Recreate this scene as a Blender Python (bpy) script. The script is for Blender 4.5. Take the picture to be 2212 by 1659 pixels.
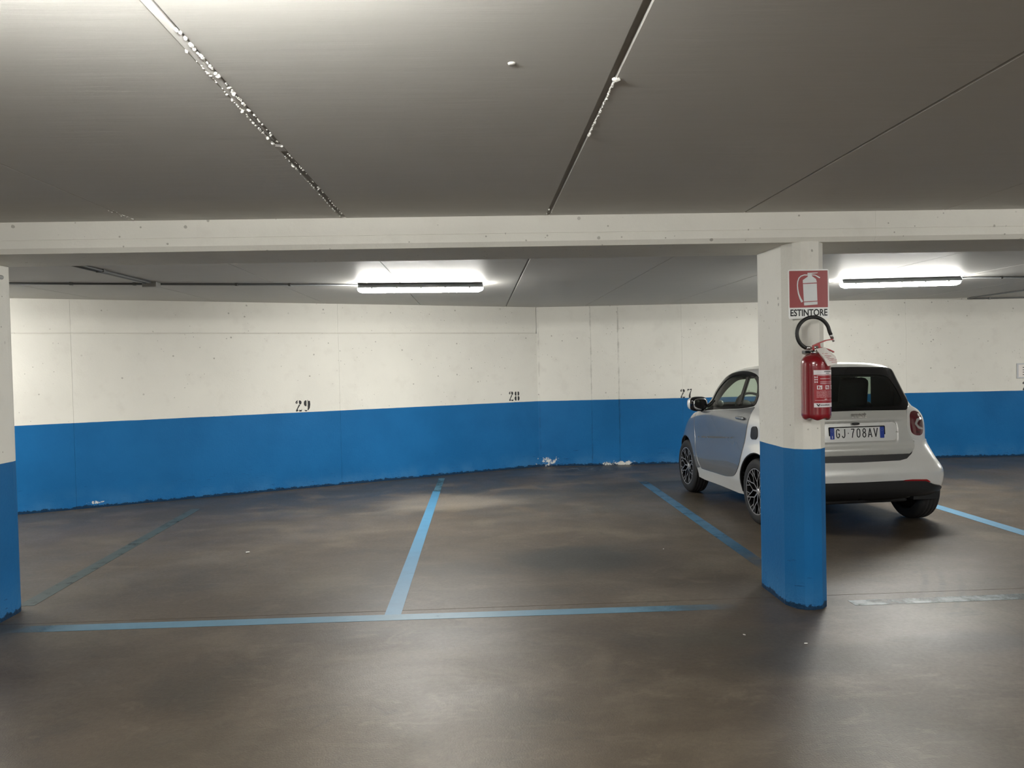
import bpy, bmesh, math, random
import numpy as np
from mathutils import Vector, Matrix
from mathutils.geometry import delaunay_2d_cdt

for o in list(bpy.data.objects):
    bpy.data.objects.remove(o)
scene = bpy.context.scene
COL = scene.collection
PI = math.pi

# ---------------------------------------------------------------- camera
CAM_ROWS = ((0.99874, 0.02322, -0.04447), (-0.02219, 0.99948, 0.02348), (0.04499, -0.02246, 0.99874))
def build_camera():
    W, H, f = 2212.0, 1659.0, 1675.0
    cx, cy = W / 2, H / 2
    def ray(x, y):
        return Vector((x - cx, -(y - cy), -f))
    vy = ray(1031, 790).normalized()
    hx = ray(2031, 768) - ray(1031, 790)
    vz = hx.cross(vy).normalized()
    if vz.y < 0:
        vz = -vz
    vx = vy.cross(vz)
    cam = bpy.data.cameras.new('camera')
    cam.sensor_width = 36
    cam.sensor_fit = 'HORIZONTAL'
    cam.lens = f / W * 36
    cam.clip_start = 0.05
    co = bpy.data.objects.new('camera', cam)
    m = Matrix((vx, vy, vz)).to_4x4()
    co.matrix_world = Matrix.Translation((0, 0, 1.5)) @ m
    COL.objects.link(co)
    scene.camera = co
build_camera()

# ---------------------------------------------------------------- world, exposure
world = bpy.data.worlds.new('world')
scene.world = world
world.use_nodes = True
world.node_tree.nodes['Background'].inputs[0].default_value = (0.5, 0.52, 0.5, 1)
world.node_tree.nodes['Background'].inputs[1].default_value = 0.0
scene.view_settings.view_transform = 'Standard'
scene.view_settings.look = 'None'
scene.view_settings.gamma = 1
scene.view_settings.use_curve_mapping = False
scene.view_settings.exposure = 0.0
LAMP_STRENGTH = 235.0
LAMP_COLOR = (1.0, 0.985, 0.93)

# ---------------------------------------------------------------- materials
def new_mat(name):
    m = bpy.data.materials.new(name)
    m.use_nodes = True
    nt = m.node_tree
    return m, nt, nt.nodes['Principled BSDF']

def nd(nt, kind, **kw):
    n = nt.nodes.new(kind)
    for k, v in kw.items():
        setattr(n, k, v)
    return n

def plain(name, col, rough=0.5, metal=0.0, coat=0.0, noise=0.06, scale=30.0, **kw):
    m, nt, b = new_mat(name)
    tc = nd(nt, 'ShaderNodeTexCoord')
    ns = nd(nt, 'ShaderNodeTexNoise')
    ns.inputs['Scale'].default_value = scale
    ns.inputs['Detail'].default_value = 4
    nt.links.new(tc.outputs['Object'], ns.inputs['Vector'])
    rp = nd(nt, 'ShaderNodeMapRange')
    rp.inputs['To Min'].default_value = 1 - noise
    rp.inputs['To Max'].default_value = 1 + noise
    nt.links.new(ns.outputs['Fac'], rp.inputs['Value'])
    mx = nd(nt, 'ShaderNodeVectorMath', operation='SCALE')
    mx.inputs[0].default_value = col[:3]
    nt.links.new(rp.outputs['Result'], mx.inputs['Scale'])
    nt.links.new(mx.outputs['Vector'], b.inputs['Base Color'])
    b.inputs['Roughness'].default_value = rough
    b.inputs['Metallic'].default_value = metal
    b.inputs['Coat Weight'].default_value = coat
    b.inputs['Coat Roughness'].default_value = 0.03
    for k, v in kw.items():
        b.inputs[k.replace('_', ' ')].default_value = v
    return m

def glass_mat(name, tint, trans=0.5):
    # thin tinted sheet: clear transmission plus a mirror-like reflection by angle
    m, nt, b = new_mat(name)
    nt.nodes.remove(b)
    out = nt.nodes['Material Output']
    tr = nd(nt, 'ShaderNodeBsdfTransparent')
    tr.inputs[0].default_value = (*tint, 1)
    gl = nd(nt, 'ShaderNodeBsdfGlossy')
    gl.inputs['Roughness'].default_value = 0.02
    ge = nd(nt, 'ShaderNodeNewGeometry')
    dt = nd(nt, 'ShaderNodeVectorMath', operation='DOT_PRODUCT')
    nt.links.new(ge.outputs['Normal'], dt.inputs[0]); nt.links.new(ge.outputs['Incoming'], dt.inputs[1])
    g = G(nt)
    c1 = g.math('SUBTRACT', 1.0, g.math('ABSOLUTE', dt.outputs['Value']))
    fr = g.math('ADD', .05, g.math('MULTIPLY', g.math('POWER', c1, 5.0), .95))
    mx = nd(nt, 'ShaderNodeMixShader')
    nt.links.new(fr, mx.inputs[0])
    nt.links.new(tr.outputs[0], mx.inputs[1])
    nt.links.new(gl.outputs[0], mx.inputs[2])
    nt.links.new(mx.outputs[0], out.inputs['Surface'])
    return m

class G:
    """small node-graph helper"""
    def __init__(s, nt):
        s.nt = nt
    def lk(s, a, b):
        if isinstance(a, (int, float)):
            b.default_value = a
        elif isinstance(a, tuple):
            b.default_value = a if len(a) == len(b.default_value) else (*a, 1)
        else:
            s.nt.links.new(a, b)
    def math(s, op, a, b=0.0, c=None, clamp=False):
        n = nd(s.nt, 'ShaderNodeMath', operation=op)
        n.use_clamp = clamp
        s.lk(a, n.inputs[0]); s.lk(b, n.inputs[1])
        if c is not None:
            s.lk(c, n.inputs[2])
        return n.outputs[0]
    def noise(s, vec, scale, detail=4, rough=0.55, dist=0.0):
        n = nd(s.nt, 'ShaderNodeTexNoise')
        s.lk(vec, n.inputs['Vector'])
        n.inputs['Scale'].default_value = scale
        n.inputs['Detail'].default_value = detail
        n.inputs['Roughness'].default_value = rough
        n.inputs['Distortion'].default_value = dist
        return n.outputs['Fac']
    def rng(s, v, a, b, c, d, smooth=True):
        n = nd(s.nt, 'ShaderNodeMapRange')
        if smooth:
            n.interpolation_type = 'SMOOTHSTEP'
        s.lk(v, n.inputs['Value'])
        for k, x in zip(('From Min', 'From Max', 'To Min', 'To Max'), (a, b, c, d)):
            n.inputs[k].default_value = x
        return n.outputs['Result']
    def mix(s, f, a, b, blend='MIX'):
        n = nd(s.nt, 'ShaderNodeMix', data_type='RGBA', blend_type=blend)
        s.lk(f, n.inputs[0]); s.lk(a, n.inputs[6]); s.lk(b, n.inputs[7])
        return n.outputs[2]
    def mapping(s, vec, scale=(1, 1, 1), loc=(0, 0, 0), rot=(0, 0, 0)):
        n = nd(s.nt, 'ShaderNodeMapping')
        s.lk(vec, n.inputs[0])
        n.inputs['Location'].default_value = loc
        n.inputs['Rotation'].default_value = rot
        n.inputs['Scale'].default_value = scale
        return n.outputs[0]
    def sep(s, vec):
        n = nd(s.nt, 'ShaderNodeSeparateXYZ')
        s.lk(vec, n.inputs[0])
        return n.outputs
    def bump(s, h, strength, dist, normal=None):
        n = nd(s.nt, 'ShaderNodeBump')
        n.inputs['Strength'].default_value = strength
        n.inputs['Distance'].default_value = dist
        s.lk(h, n.inputs['Height'])
        if normal is not None:
            s.lk(normal, n.inputs['Normal'])
        return n.outputs[0]
    def spot(s, pos, c, r):
        # 1 at c, 0 beyond r (anisotropic radius)
        v = s.mapping(pos, scale=tuple(1 / k for k in r), loc=tuple(-a / k for a, k in zip(c, r)))
        n = nd(s.nt, 'ShaderNodeVectorMath', operation='LENGTH')
        s.lk(v, n.inputs[0])
        return s.rng(n.outputs['Value'], 0, 1, 1, 0)

def wall_paint():
    """white paint over concrete with a blue band up to 0.96 m, pinholes, scuffs and flaked spots"""
    m, nt, b = new_mat('white_and_blue_wall_paint')
    g = G(nt)
    pos = nd(nt, 'ShaderNodeNewGeometry').outputs['Position']
    x, y, z = g.sep(pos)[0:3]
    big = g.noise(pos, 0.9, 4)
    med = g.noise(pos, 6, 5)
    white = g.mix(g.rng(big, .3, .7, 0, 1), (.74, .725, .665), (.68, .665, .61))
    # faint warm / grey smudges
    white = g.mix(g.rng(med, .52, .75, 0, .35), white, (.60, .575, .52))
    # pinholes: sparse voronoi dots
    vo = nd(nt, 'ShaderNodeTexVoronoi'); vo.inputs['Scale'].default_value = 7.0
    nt.links.new(pos, vo.inputs['Vector'])
    pick = g.rng(g.noise(pos, 1.7, 2), .40, .52, 0, 1)
    wob = g.math('MULTIPLY', g.noise(pos, 40, 2), .07)
    dots = g.math('LESS_THAN', g.math('ADD', vo.outputs['Distance'], wob), .105)
    dots = g.math('MULTIPLY', dots, pick)
    vo2 = nd(nt, 'ShaderNodeTexVoronoi'); vo2.inputs['Scale'].default_value = 17.0
    nt.links.new(pos, vo2.inputs['Vector'])
    dots2 = g.math('MULTIPLY', g.math('LESS_THAN', g.math('ADD', vo2.outputs['Distance'], wob), .125), g.rng(g.noise(pos, 2.9, 2), .50, .56, 0, 1))
    dots = g.math('MAXIMUM', dots, dots2)
    white = g.mix(g.math('MULTIPLY', dots, .6), white, (.22, .20, .17))
    blue = g.mix(g.rng(g.noise(pos, 1.3, 5, .6), .3, .7, 0, 1), (.007, .108, .29), (.010, .130, .34))
    # paler dusty foot of the blue band
    foot = g.math('MULTIPLY', g.rng(z, 0.0, .28, 1, 0), g.rng(g.noise(pos, 3, 4), .35, .7, 0, .55))
    blue = g.mix(foot, blue, (.045, .18, .37))
    scr = g.noise(g.mapping(pos, (2, 2, 22)), 3.0, 5, .7)
    low = g.rng(z, .1, .5, 1, 0)
    blue = g.mix(g.math('MULTIPLY', g.rng(scr, .63, .68, 0, .8), low), blue, (.006, .05, .14))
    # dark broken edge at the very bottom
    edge = g.math('SUBTRACT', g.math('ADD', -.018, g.math('MULTIPLY', g.noise(pos, 15, 6, .75), .10)), z)
    blue = g.mix(g.rng(edge, 0.0, .008, 0, .92), blue, (.004, .022, .055))
    for sx_, a_ in ((2.064, .55), (1.66, .35), (.90, .35)):
        st = g.rng(g.math('ABSOLUTE', g.math('SUBTRACT', g.math('ADD', x, g.math('MULTIPLY', g.math('SUBTRACT', g.noise(pos, 9, 4), .5), .035)), sx_)), .0, .022, 1, 0)
        st = g.math('MULTIPLY', g.math('MULTIPLY', st, g.rng(g.noise(pos, 6, 5, .7), .42, .62, 0, a_)), g.math('GREATER_THAN', y, 10.9))
        white = g.mix(st, white, (.36, .35, .31))
        blue = g.mix(st, blue, (.008, .05, .12))
    # flakes where the render shows through (three places)
    fl = 0.0
    for c, r in (((1.0, 11.2, .07), (.36, .5, .17)), ((2.05, 11.2, .02), (.65, .5, .08)), ((-4.30, 8.86, .06), (.22, .22, .045))):
        sp = g.spot(pos, c, r)
        fl = g.math('MAXIMUM', fl, sp)
    fn = g.noise(pos, 13, 7, .80)
    chip = g.rng(g.math('ADD', fn, g.math('MULTIPLY', fl, .30)), .72, .76, 0, 1)
    chip = g.math('MULTIPLY', chip, g.math('GREATER_THAN', fl, .05))
    blue = g.mix(chip, blue, (.62, .62, .58))
    hgt = g.math('ADD', .962, g.math('MULTIPLY', g.math('SUBTRACT', g.noise(pos, 5, 3), .5), .006))
    band = g.math('LESS_THAN', z, hgt)
    nt.links.new(g.mix(band, white, blue), b.inputs['Base Color'])
    nt.links.new(g.rng(band, 0, 1, .35, .16, False), b.inputs['Specular IOR Level'])
    nt.links.new(g.math('SUBTRACT', .60, g.math('MULTIPLY', band, .12)), b.inputs['Roughness'])
    h = g.math('ADD', g.math('MULTIPLY', g.noise(pos, 55, 4), .35), g.math('MULTIPLY', g.noise(pos, 5, 4), 1.0))
    h = g.math('SUBTRACT', h, g.math('MULTIPLY', dots, 1.2))
    h = g.math('ADD', h, g.math('MULTIPLY', g.math('MULTIPLY', g.rng(z, 0, .13, 1, 0), g.noise(pos, 26, 5, .7)), 3.0))
    nt.links.new(g.bump(h, .8, .005), b.inputs['Normal'])
    return m

def ceiling_paint(name='ceiling_paint', col=(.60, .59, .56), col2=(.56, .55, .52)):
    m, nt, b = new_mat(name)
    g = G(nt)
    pos = nd(nt, 'ShaderNodeNewGeometry').outputs['Position']
    n1 = g.noise(pos, .8, 4)
    nt.links.new(g.mix(n1, col, col2), b.inputs['Base Color'])
    br = g.noise(g.mapping(pos, (1.2, 14, 14)), 2.2, 5, .6)
    nt.links.new(g.rng(br, .3, .7, .46, .58), b.inputs['Roughness'])
    h = g.math('ADD', br, g.math('MULTIPLY', g.noise(pos, 60, 3), .12))
    nt.links.new(g.bump(h, .35, .0035), b.inputs['Normal'])
    b.inputs['Specular IOR Level'].default_value = 0.12
    return m

def floor_concrete():
    m, nt, b = new_mat('sealed_brown_concrete')
    g = G(nt)
    pos = nd(nt, 'ShaderNodeNewGeometry').outputs['Position']
    cloud = g.noise(pos, .55, 6, .62, .6)
    cloud2 = g.noise(g.mapping(pos, (1.0, 1.5, 1), rot=(0, 0, .35)), 1.15, 7, .60, .5)
    fine = g.noise(pos, 42, 5, .7)
    c = g.mix(g.rng(cloud, .34, .68, 0, 1), (.066, .050, .034), (.098, .076, .053))
    c = g.mix(g.rng(cloud2, .48, .70, 0, .62), c, (.145, .120, .086))
    c = g.mix(g.rng(cloud2, .30, .46, .5, 0), c, (.046, .041, .033))
    mid = g.noise(g.mapping(pos, (1.0, 1.3, 1), rot=(0, 0, -.5)), 3.2, 9, .74, .8)
    c = g.mix(g.rng(mid, .52, .70, 0, .55), c, (.150, .122, .088))
    c = g.mix(g.rng(mid, .30, .46, .60, 0), c, (.045, .038, .030))
    sw = g.noise(g.mapping(pos, (.8, 3.2, 1), rot=(0, 0, .9)), 2.4, 8, .7, 1.4)
    c = g.mix(g.rng(sw, .54, .66, 0, .35), c, (.140, .115, .085))
    # greyer, worn zone under the parked positions near the wall
    far = g.math('MULTIPLY', g.rng(g.sep(pos)[1], 6.5, 9.5, 0, 1), g.rng(g.noise(pos, 1.3, 7, .72, 1.0), .40, .56, 0, .85))
    c = g.mix(far, c, (.042, .042, .038))
    # damp / oily stains of their own shape
    for (cx, cy, rx, ry), colr, k in (((.75, 5.9, 1.1, .75), (.038, .037, .031), .9), ((1.7, 3.75, 1.0, .35), (.05, .043, .033), .8),
                                     ((1.3, 4.1, .8, .35), (.052, .047, .034), .6), ((-3.0, 4.7, .5, .3), (.04, .039, .034), .9),
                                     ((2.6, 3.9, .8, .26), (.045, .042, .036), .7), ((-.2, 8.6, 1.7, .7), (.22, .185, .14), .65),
                                     ((-1.2, 2.8, 1.1, .8), (.07, .058, .043), .5)):
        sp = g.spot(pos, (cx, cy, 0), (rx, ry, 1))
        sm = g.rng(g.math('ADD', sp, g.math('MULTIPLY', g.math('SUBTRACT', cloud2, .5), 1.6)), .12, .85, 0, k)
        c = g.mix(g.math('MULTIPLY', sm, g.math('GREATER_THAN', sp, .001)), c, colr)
    # curved tyre marks by the bay line
    dist = nd(nt, 'ShaderNodeVectorMath', operation='DISTANCE')
    nt.links.new(pos, dist.inputs[0]); dist.inputs[1].default_value = (.7, 6.35, 0)
    d = dist.outputs['Value']
    tr = 0.0
    for r0 in (2.62, 2.72, 2.83):
        tr = g.math('MAXIMUM', tr, g.rng(g.math('ABSOLUTE', g.math('SUBTRACT', d, r0)), .0, .035, 1, 0))
    tr = g.math('MULTIPLY', tr, g.spot(pos, (2.95, 4.9, 0), (.5, 1.0, 1)))
    tr = g.math('MULTIPLY', tr, g.rng(g.noise(pos, 12, 4), .3, .6, .2, .8))
    c = g.mix(g.math('MULTIPLY', tr, 1.0, None, True), c, (.035, .031, .026))
    # pale lime trace at the foot of the wall corner
    lp = g.math('MULTIPLY', g.spot(pos, (1.55, 11.0, 0), (.75, .5, 1)), g.rng(g.noise(pos, 2.6, 5, .6, 1.5), .47, .5, 0, 1))
    lp = g.math('MULTIPLY', lp, g.rng(g.noise(pos, 2.6, 5, .6, 1.5), .5, .54, 1, 0))
    c = g.mix(g.math('MULTIPLY', lp, .8), c, (.25, .235, .20))
    c = g.mix(g.rng(fine, .35, .75, 0, .16), c, (.03, .027, .024))
    sx = g.rng(g.noise(pos, 160, 2), .72, .8, 0, .35)
    c = g.mix(sx, c, (.2, .18, .15))
    nt.links.new(c, b.inputs['Base Color'])
    r = g.math('ADD', g.rng(g.noise(pos, 1.1, 4, .55, .3), .32, .68, .45, .36), g.rng(fine, .3, .7, -.03, .03))
    nt.links.new(r, b.inputs['Roughness'])
    b.inputs['Specular IOR Level'].default_value = .33
    h = g.math('ADD', g.math('MULTIPLY', g.noise(pos, 120, 4, .7), .5), g.math('MULTIPLY', g.noise(pos, 14, 5, .6), .12))
    nt.links.new(g.bump(h, .75, .003), b.inputs['Normal'])
    return m

def line_paint(name, col, wear=.5, fade=None):
    """worn floor paint; fade = (axis, from, to): paint wears away between the two positions"""
    m, nt, b = new_mat(name)
    g = G(nt)
    pos = nd(nt, 'ShaderNodeNewGeometry').outputs['Position']
    n = g.noise(pos, 7, 6, .7)
    c = g.mix(g.rng(n, .35, .7, 0, .6), col, tuple(k * .8 for k in col))
    nt.links.new(c, b.inputs['Base Color'])
    b.inputs['Roughness'].default_value = .42
    h = g.math('MULTIPLY', g.noise(pos, 120, 4, .7), .5)
    nt.links.new(g.bump(h, .3, .002), b.inputs['Normal'])
    a = g.rng(g.noise(pos, 5, 7, .72), .30, .30 + .02 + wear * .3, 1 - wear, 1)
    for fd in (fade or ()):
        ax, f0, f1 = fd
        v = g.math('ADD', g.sep(pos)[ax], g.math('MULTIPLY', g.math('SUBTRACT', n, .5), .5))
        k = g.rng(v, f0, f1, 1, 0) if f0 < f1 else g.rng(v, f1, f0, 0, 1)
        a = g.math('MULTIPLY', a, k)
    nt.links.new(a, b.inputs['Alpha'])
    return m

MW = wall_paint()
MC = ceiling_paint()
MF = floor_concrete()
M_joint = plain('dark_joint_filler', (.10, .095, .085), .9)
M_jointl = plain('grey_joint_mortar', (.34, .33, .31), .8)
M_crumb = plain('white_paste', (.80, .79, .76), .5)
M_conduit = plain('grey_plastic_conduit', (.16, .165, .165), .45)
M_condl = plain('light_grey_conduit', (.42, .42, .40), .4)
M_house = plain('lamp_housing_grey', (.33, .35, .36), .5)
M_steel = plain('brushed_steel', (.62, .62, .62), .3, 1.0)
M_black = plain('black_stencil_paint', (.012, .012, .014), .6)
M_red = plain('extinguisher_red', (.21, .004, .010), .25, 0, .6, noise=.03)
M_redp = plain('red_painted_steel', (.36, .012, .014), .35, 0, .3)
M_rubber = plain('black_rubber', (.012, .012, .012), .5)
M_sign_red = plain('sign_red', (.27, .016, .018), .35, noise=.03)
M_sign_white = plain('sign_white', (.74, .75, .73), .25, noise=.02)
M_print = plain('sign_pale_print', (.62, .64, .64), .35, noise=.03)
M_paper = plain('paper', (.74, .70, .66), .6)
M_tyre = plain('tyre_rubber', (.018, .018, .019), .65)
M_rimk = plain('rim_black', (.012, .012, .013), .3, .3)
M_rims = plain('rim_machined', (.50, .50, .51), .30, .6)
M_body = plain('light_silver_paint', (.80, .80, .78), .30, .28, 1.0, noise=.015)
M_panel = plain('silver_paint', (.25, .26, .27), .26, .45, 1.0, noise=.015)
M_tail = plain('silver_paint_lamplit', (.66, .66, .63), .30, .32, 1.0, noise=.015)  # lighter copy of the door silver, lamplight on the tailgate mixed in
M_trim = plain('black_plastic', (.014, .014, .015), .45)
M_gloss = plain('gloss_black', (.004, .004, .005), .05, 0, 0)
M_in = plain('cabin_black', (.018, .018, .019), .7)
M_seat = plain('seat_fabric', (.022, .022, .024), .8)
M_lens = plain('red_lens', (.11, .010, .018), .10, 0, 1.0)
M_lensd = plain('dark_red_lens', (.06, .008, .014), .10, 0, 1.0)
M_lensg = plain('grey_lens', (.42, .42, .42), .2, .3, 1.0)
M_refl = plain('red_reflector', (.30, .010, .014), .15, 0, .6)
M_chrome = plain('chrome', (.8, .8, .8), .12, 1.0)
M_platew = plain('plate_white', (.80, .80, .79), .35, noise=.02)
M_plateb = plain('plate_blue', (.010, .045, .33), .35)
M_amber = plain('clear_lens', (.6, .55, .5), .1, 0, .5)
M_glass_s = glass_mat('side_glass', (.68, .76, .69))
M_glass_r = glass_mat('privacy_glass', (.42, .49, .44))
M_glass_w = glass_mat('windscreen_glass', (.72, .80, .74))
M_pouch = plain('plastic_pouch', (.55, .56, .58), .15, 0, 1.0)

def lamp_mat():
    m, nt, b = new_mat('lit_diffuser')
    nt.nodes.remove(b)
    e = nd(nt, 'ShaderNodeEmission')
    e.inputs[0].default_value = (*LAMP_COLOR, 1)
    e.inputs[1].default_value = LAMP_STRENGTH
    nt.links.new(e.outputs[0], nt.nodes['Material Output'].inputs['Surface'])
    return m
M_lit = lamp_mat()

# ---------------------------------------------------------------- mesh helpers
def link(name, me, mats, parent=None, loc=None):
    o = bpy.data.objects.new(name, me)
    if mats is not None and len(me.materials) == 0:
        for mm in (mats if isinstance(mats, (list, tuple)) else [mats]):
            me.materials.append(mm)
    COL.objects.link(o)
    if parent:
        o.parent = parent
    if loc is not None:
        o.location = loc
    return o

def pd(name, verts, faces, mats, parent=None, smooth=False, mi=None, loc=None):
    me = bpy.data.meshes.new(name)
    me.from_pydata([tuple(v) for v in verts], [], [tuple(f) for f in faces])
    if smooth:
        me.polygons.foreach_set('use_smooth', [True] * len(me.polygons))
    o = link(name, me, mats, parent, loc)
    if mi is not None:
        me.polygons.foreach_set('material_index', mi)
    me.update()
    return o

def tag(o, label=None, cat=None, group=None, kind=None):
    for k, v in (('label', label), ('category', cat), ('group', group), ('kind', kind)):
        if v:
            o[k] = v
    return o

def empty(name, loc=(0, 0, 0), rz=0):
    o = bpy.data.objects.new(name, None)
    o.location = loc
    o.rotation_euler = (0, 0, rz)
    o.empty_display_size = .1
    COL.objects.link(o)
    return o

def bm_obj(name, bm, mats, parent=None, smooth=False, loc=None):
    bmesh.ops.recalc_face_normals(bm, faces=bm.faces)
    me = bpy.data.meshes.new(name)
    bm.to_mesh(me)
    bm.free()
    if smooth:
        me.polygons.foreach_set('use_smooth', [True] * len(me.polygons))
    return link(name, me, mats, parent, loc)

def prism(bm, pts, d, mat=0):
    """pts: closed 3D outline, d: extrusion vector"""
    d = Vector(d)
    a = [bm.verts.new(p) for p in pts]
    b = [bm.verts.new(Vector(p) + d) for p in pts]
    n = len(a)
    fs = [bm.faces.new(a[::-1]), bm.faces.new(b)]
    for i in range(n):
        fs.append(bm.faces.new((a[i], a[(i + 1) % n], b[(i + 1) % n], b[i])))
    for f in fs:
        f.material_index = mat
    return fs

def box(bm, lo, hi, bev=0.0, seg=2, mat=0):
    r = bmesh.ops.create_cube(bm, size=1)
    vs = r['verts']
    for v in vs:
        v.co = Vector([(lo[i] + hi[i]) / 2 + v.co[i] * (hi[i] - lo[i]) for i in range(3)])
    es = set(e for v in vs for e in v.link_edges)
    for f in set(f for v in vs for f in v.link_faces):
        f.material_index = mat
    if bev:
        bmesh.ops.bevel(bm, geom=list(es), offset=bev, segments=seg, affect='EDGES', profile=.5)

def tube(bm, pts, r, n=10, mat=0, closed=False, caps=True):
    pts = [Vector(p) for p in pts]
    rings = []
    up = None
    m = len(pts)
    for i, p in enumerate(pts):
        if closed:
            t = (pts[(i + 1) % m] - pts[i - 1]).normalized()
        else:
            t = (pts[min(i + 1, m - 1)] - pts[max(i - 1, 0)]).normalized()
        if up is None:
            up = Vector((0, 0, 1)) if abs(t.z) < .9 else Vector((1, 0, 0))
        a = (up - t * up.dot(t)).normalized()
        up = a
        c = t.cross(a)
        rr = r[i] if isinstance(r, (list, tuple)) else r
        rings.append([bm.verts.new(p + (a * math.cos(2 * PI * k / n) + c * math.sin(2 * PI * k / n)) * rr) for k in range(n)])
    rng = range(m) if closed else range(m - 1)
    for i in rng:
        A, B = rings[i], rings[(i + 1) % m]
        for k in range(n):
            f = bm.faces.new((A[k], A[(k + 1) % n], B[(k + 1) % n], B[k]))
            f.material_index = mat
            f.smooth = True
    if caps and not closed:
        bm.faces.new(rings[0][::-1]).material_index = mat
        bm.faces.new(rings[-1]).material_index = mat

def lathe(bm, prof, n=48, axis='Z', mat=0, smooth=True, rfun=None, center=(0, 0, 0), capr=.04):
    """prof: list of (radius, height)"""
    rings = []
    for r, h in prof:
        ring = []
        for k in range(n):
            a = 2 * PI * k / n
            rr, hh = (r, h) if rfun is None else rfun(r, h, a)
            c, s = math.cos(a) * rr, math.sin(a) * rr
            p = {'Z': (c, s, hh), 'X': (hh, c, s), 'Y': (c, hh, s)}[axis]
            ring.append(bm.verts.new(Vector(p) + Vector(center)))
        rings.append(ring)
    for i in range(len(rings) - 1):
        for k in range(n):
            f = bm.faces.new((rings[i][k], rings[i][(k + 1) % n], rings[i + 1][(k + 1) % n], rings[i + 1][k]))
            f.material_index = mat
            f.smooth = smooth
    for ring, pr_ in ((rings[0], prof[0]), (rings[-1], prof[-1])):
        if pr_[0] > capr:
            continue
        f = bm.faces.new(ring)
        f.material_index = mat

def text_mesh(s, size, depth=.001, sx=1.0, bold=0.0):
    cu = bpy.data.curves.new('lettering', 'FONT')
    cu.body = s
    cu.size = size
    cu.extrude = depth
    cu.offset = bold
    cu.align_x = 'CENTER'
    cu.align_y = 'CENTER'
    cu.resolution_u = 4
    o = bpy.data.objects.new('lettering', cu)
    COL.objects.link(o)
    bpy.context.view_layer.update()
    dg = bpy.context.evaluated_depsgraph_get()
    me = bpy.data.meshes.new_from_object(o.evaluated_get(dg))
    bpy.data.objects.remove(o)
    for v in me.vertices:
        v.co.x *= sx
    return me

# ================================================================= ROOM
FAR_Z, NEAR_Z = 2.335, 2.362
WL0, WC, WR1 = Vector((-13.0, 4.803)), Vector((.875, 11.317)), Vector((13.0, 10.776))
XJ = [-11.2, -10.05, -8.9, -7.7, -6.55, -5.35, -4.2, -3.08, -1.915, -.745, .428, 1.585, 2.78, 3.96, 5.12, 6.3, 7.45, 8.6, 9.8, 10.95, 12.1]

# floor: slab pieces with a recessed construction joint
def floor_piece(y0, y1, name, parent=None):
    bm = bmesh.new()
    box(bm, (-13.5, y0, -.25), (13.5, y1, 0), .002, 1)
    return bm_obj(name, bm, MF, parent)
floor = floor_piece(-9.2, 4.776, 'floor')
tag(floor, 'brown-grey sealed concrete floor with cloudy stains', kind='structure')
fp = floor_piece(4.7785, 12.2, 'slab', floor)

def stripe(pts, mat, label, name='painted_line', th=.0012):
    bm = bmesh.new()
    prism(bm, [(p[0], p[1], 0.0004) for p in pts], (0, 0, th))
    o = bm_obj(name, bm, mat, floor)
    o['label'] = label
    return o
LB = (.060, .20, .34)
stripe([(-3.1, 4.62), (1.55, 4.575), (1.55, 4.675), (-3.1, 4.735)], line_paint('bay_line_paint_front', (.095, .21, .30), .25, ((0, .75, 1.55), (0, -2.35, -2.85))),
       'pale blue bay front line that ends short of the pillar')
stripe([(2.25, 4.555), (8.0, 4.60), (8.0, 4.72), (2.25, 4.655)], line_paint('bay_line_paint_front_worn', (.16, .20, .21), .95), 'worn greyish blue bay front line right of the pillar')
stripe([(-.597, 4.70), (-.497, 4.70), (-.478, 9.35), (-.568, 9.35)], line_paint('bay_line_paint_middle', LB, .12, ((1, 9.25, 9.5),)), 'bright blue divider line between bays 29 and 28')
stripe([(-.56, 9.3), (-.48, 9.3), (-.47, 10.4), (-.55, 10.4)], line_paint('bay_line_paint_trace', (.07, .15, .19), .93), 'faint trace of the divider line running on to the wall')
stripe([(1.99, 4.75), (2.10, 4.75), (2.10, 9.75), (1.99, 9.75)], line_paint('bay_line_paint_right', (.040, .14, .25), .6, ((1, 9.2, 9.8), (1, 6.9, 5.2))), 'dirty blue divider line between bays 28 and 27')
stripe([(4.47, 4.70), (4.61, 4.70), (4.58, 9.9), (4.46, 9.9)], line_paint('bay_line_paint_far', (.10, .23, .35), .12), 'pale blue divider line right of the parked car')
stripe([(-3.03, 5.15), (-2.92, 5.15), (-3.06, 8.6), (-3.16, 8.6)], line_paint('bay_line_paint_left', (.046, .064, .058), .60), 'almost worn away greenish divider line by the left pillar')

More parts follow.
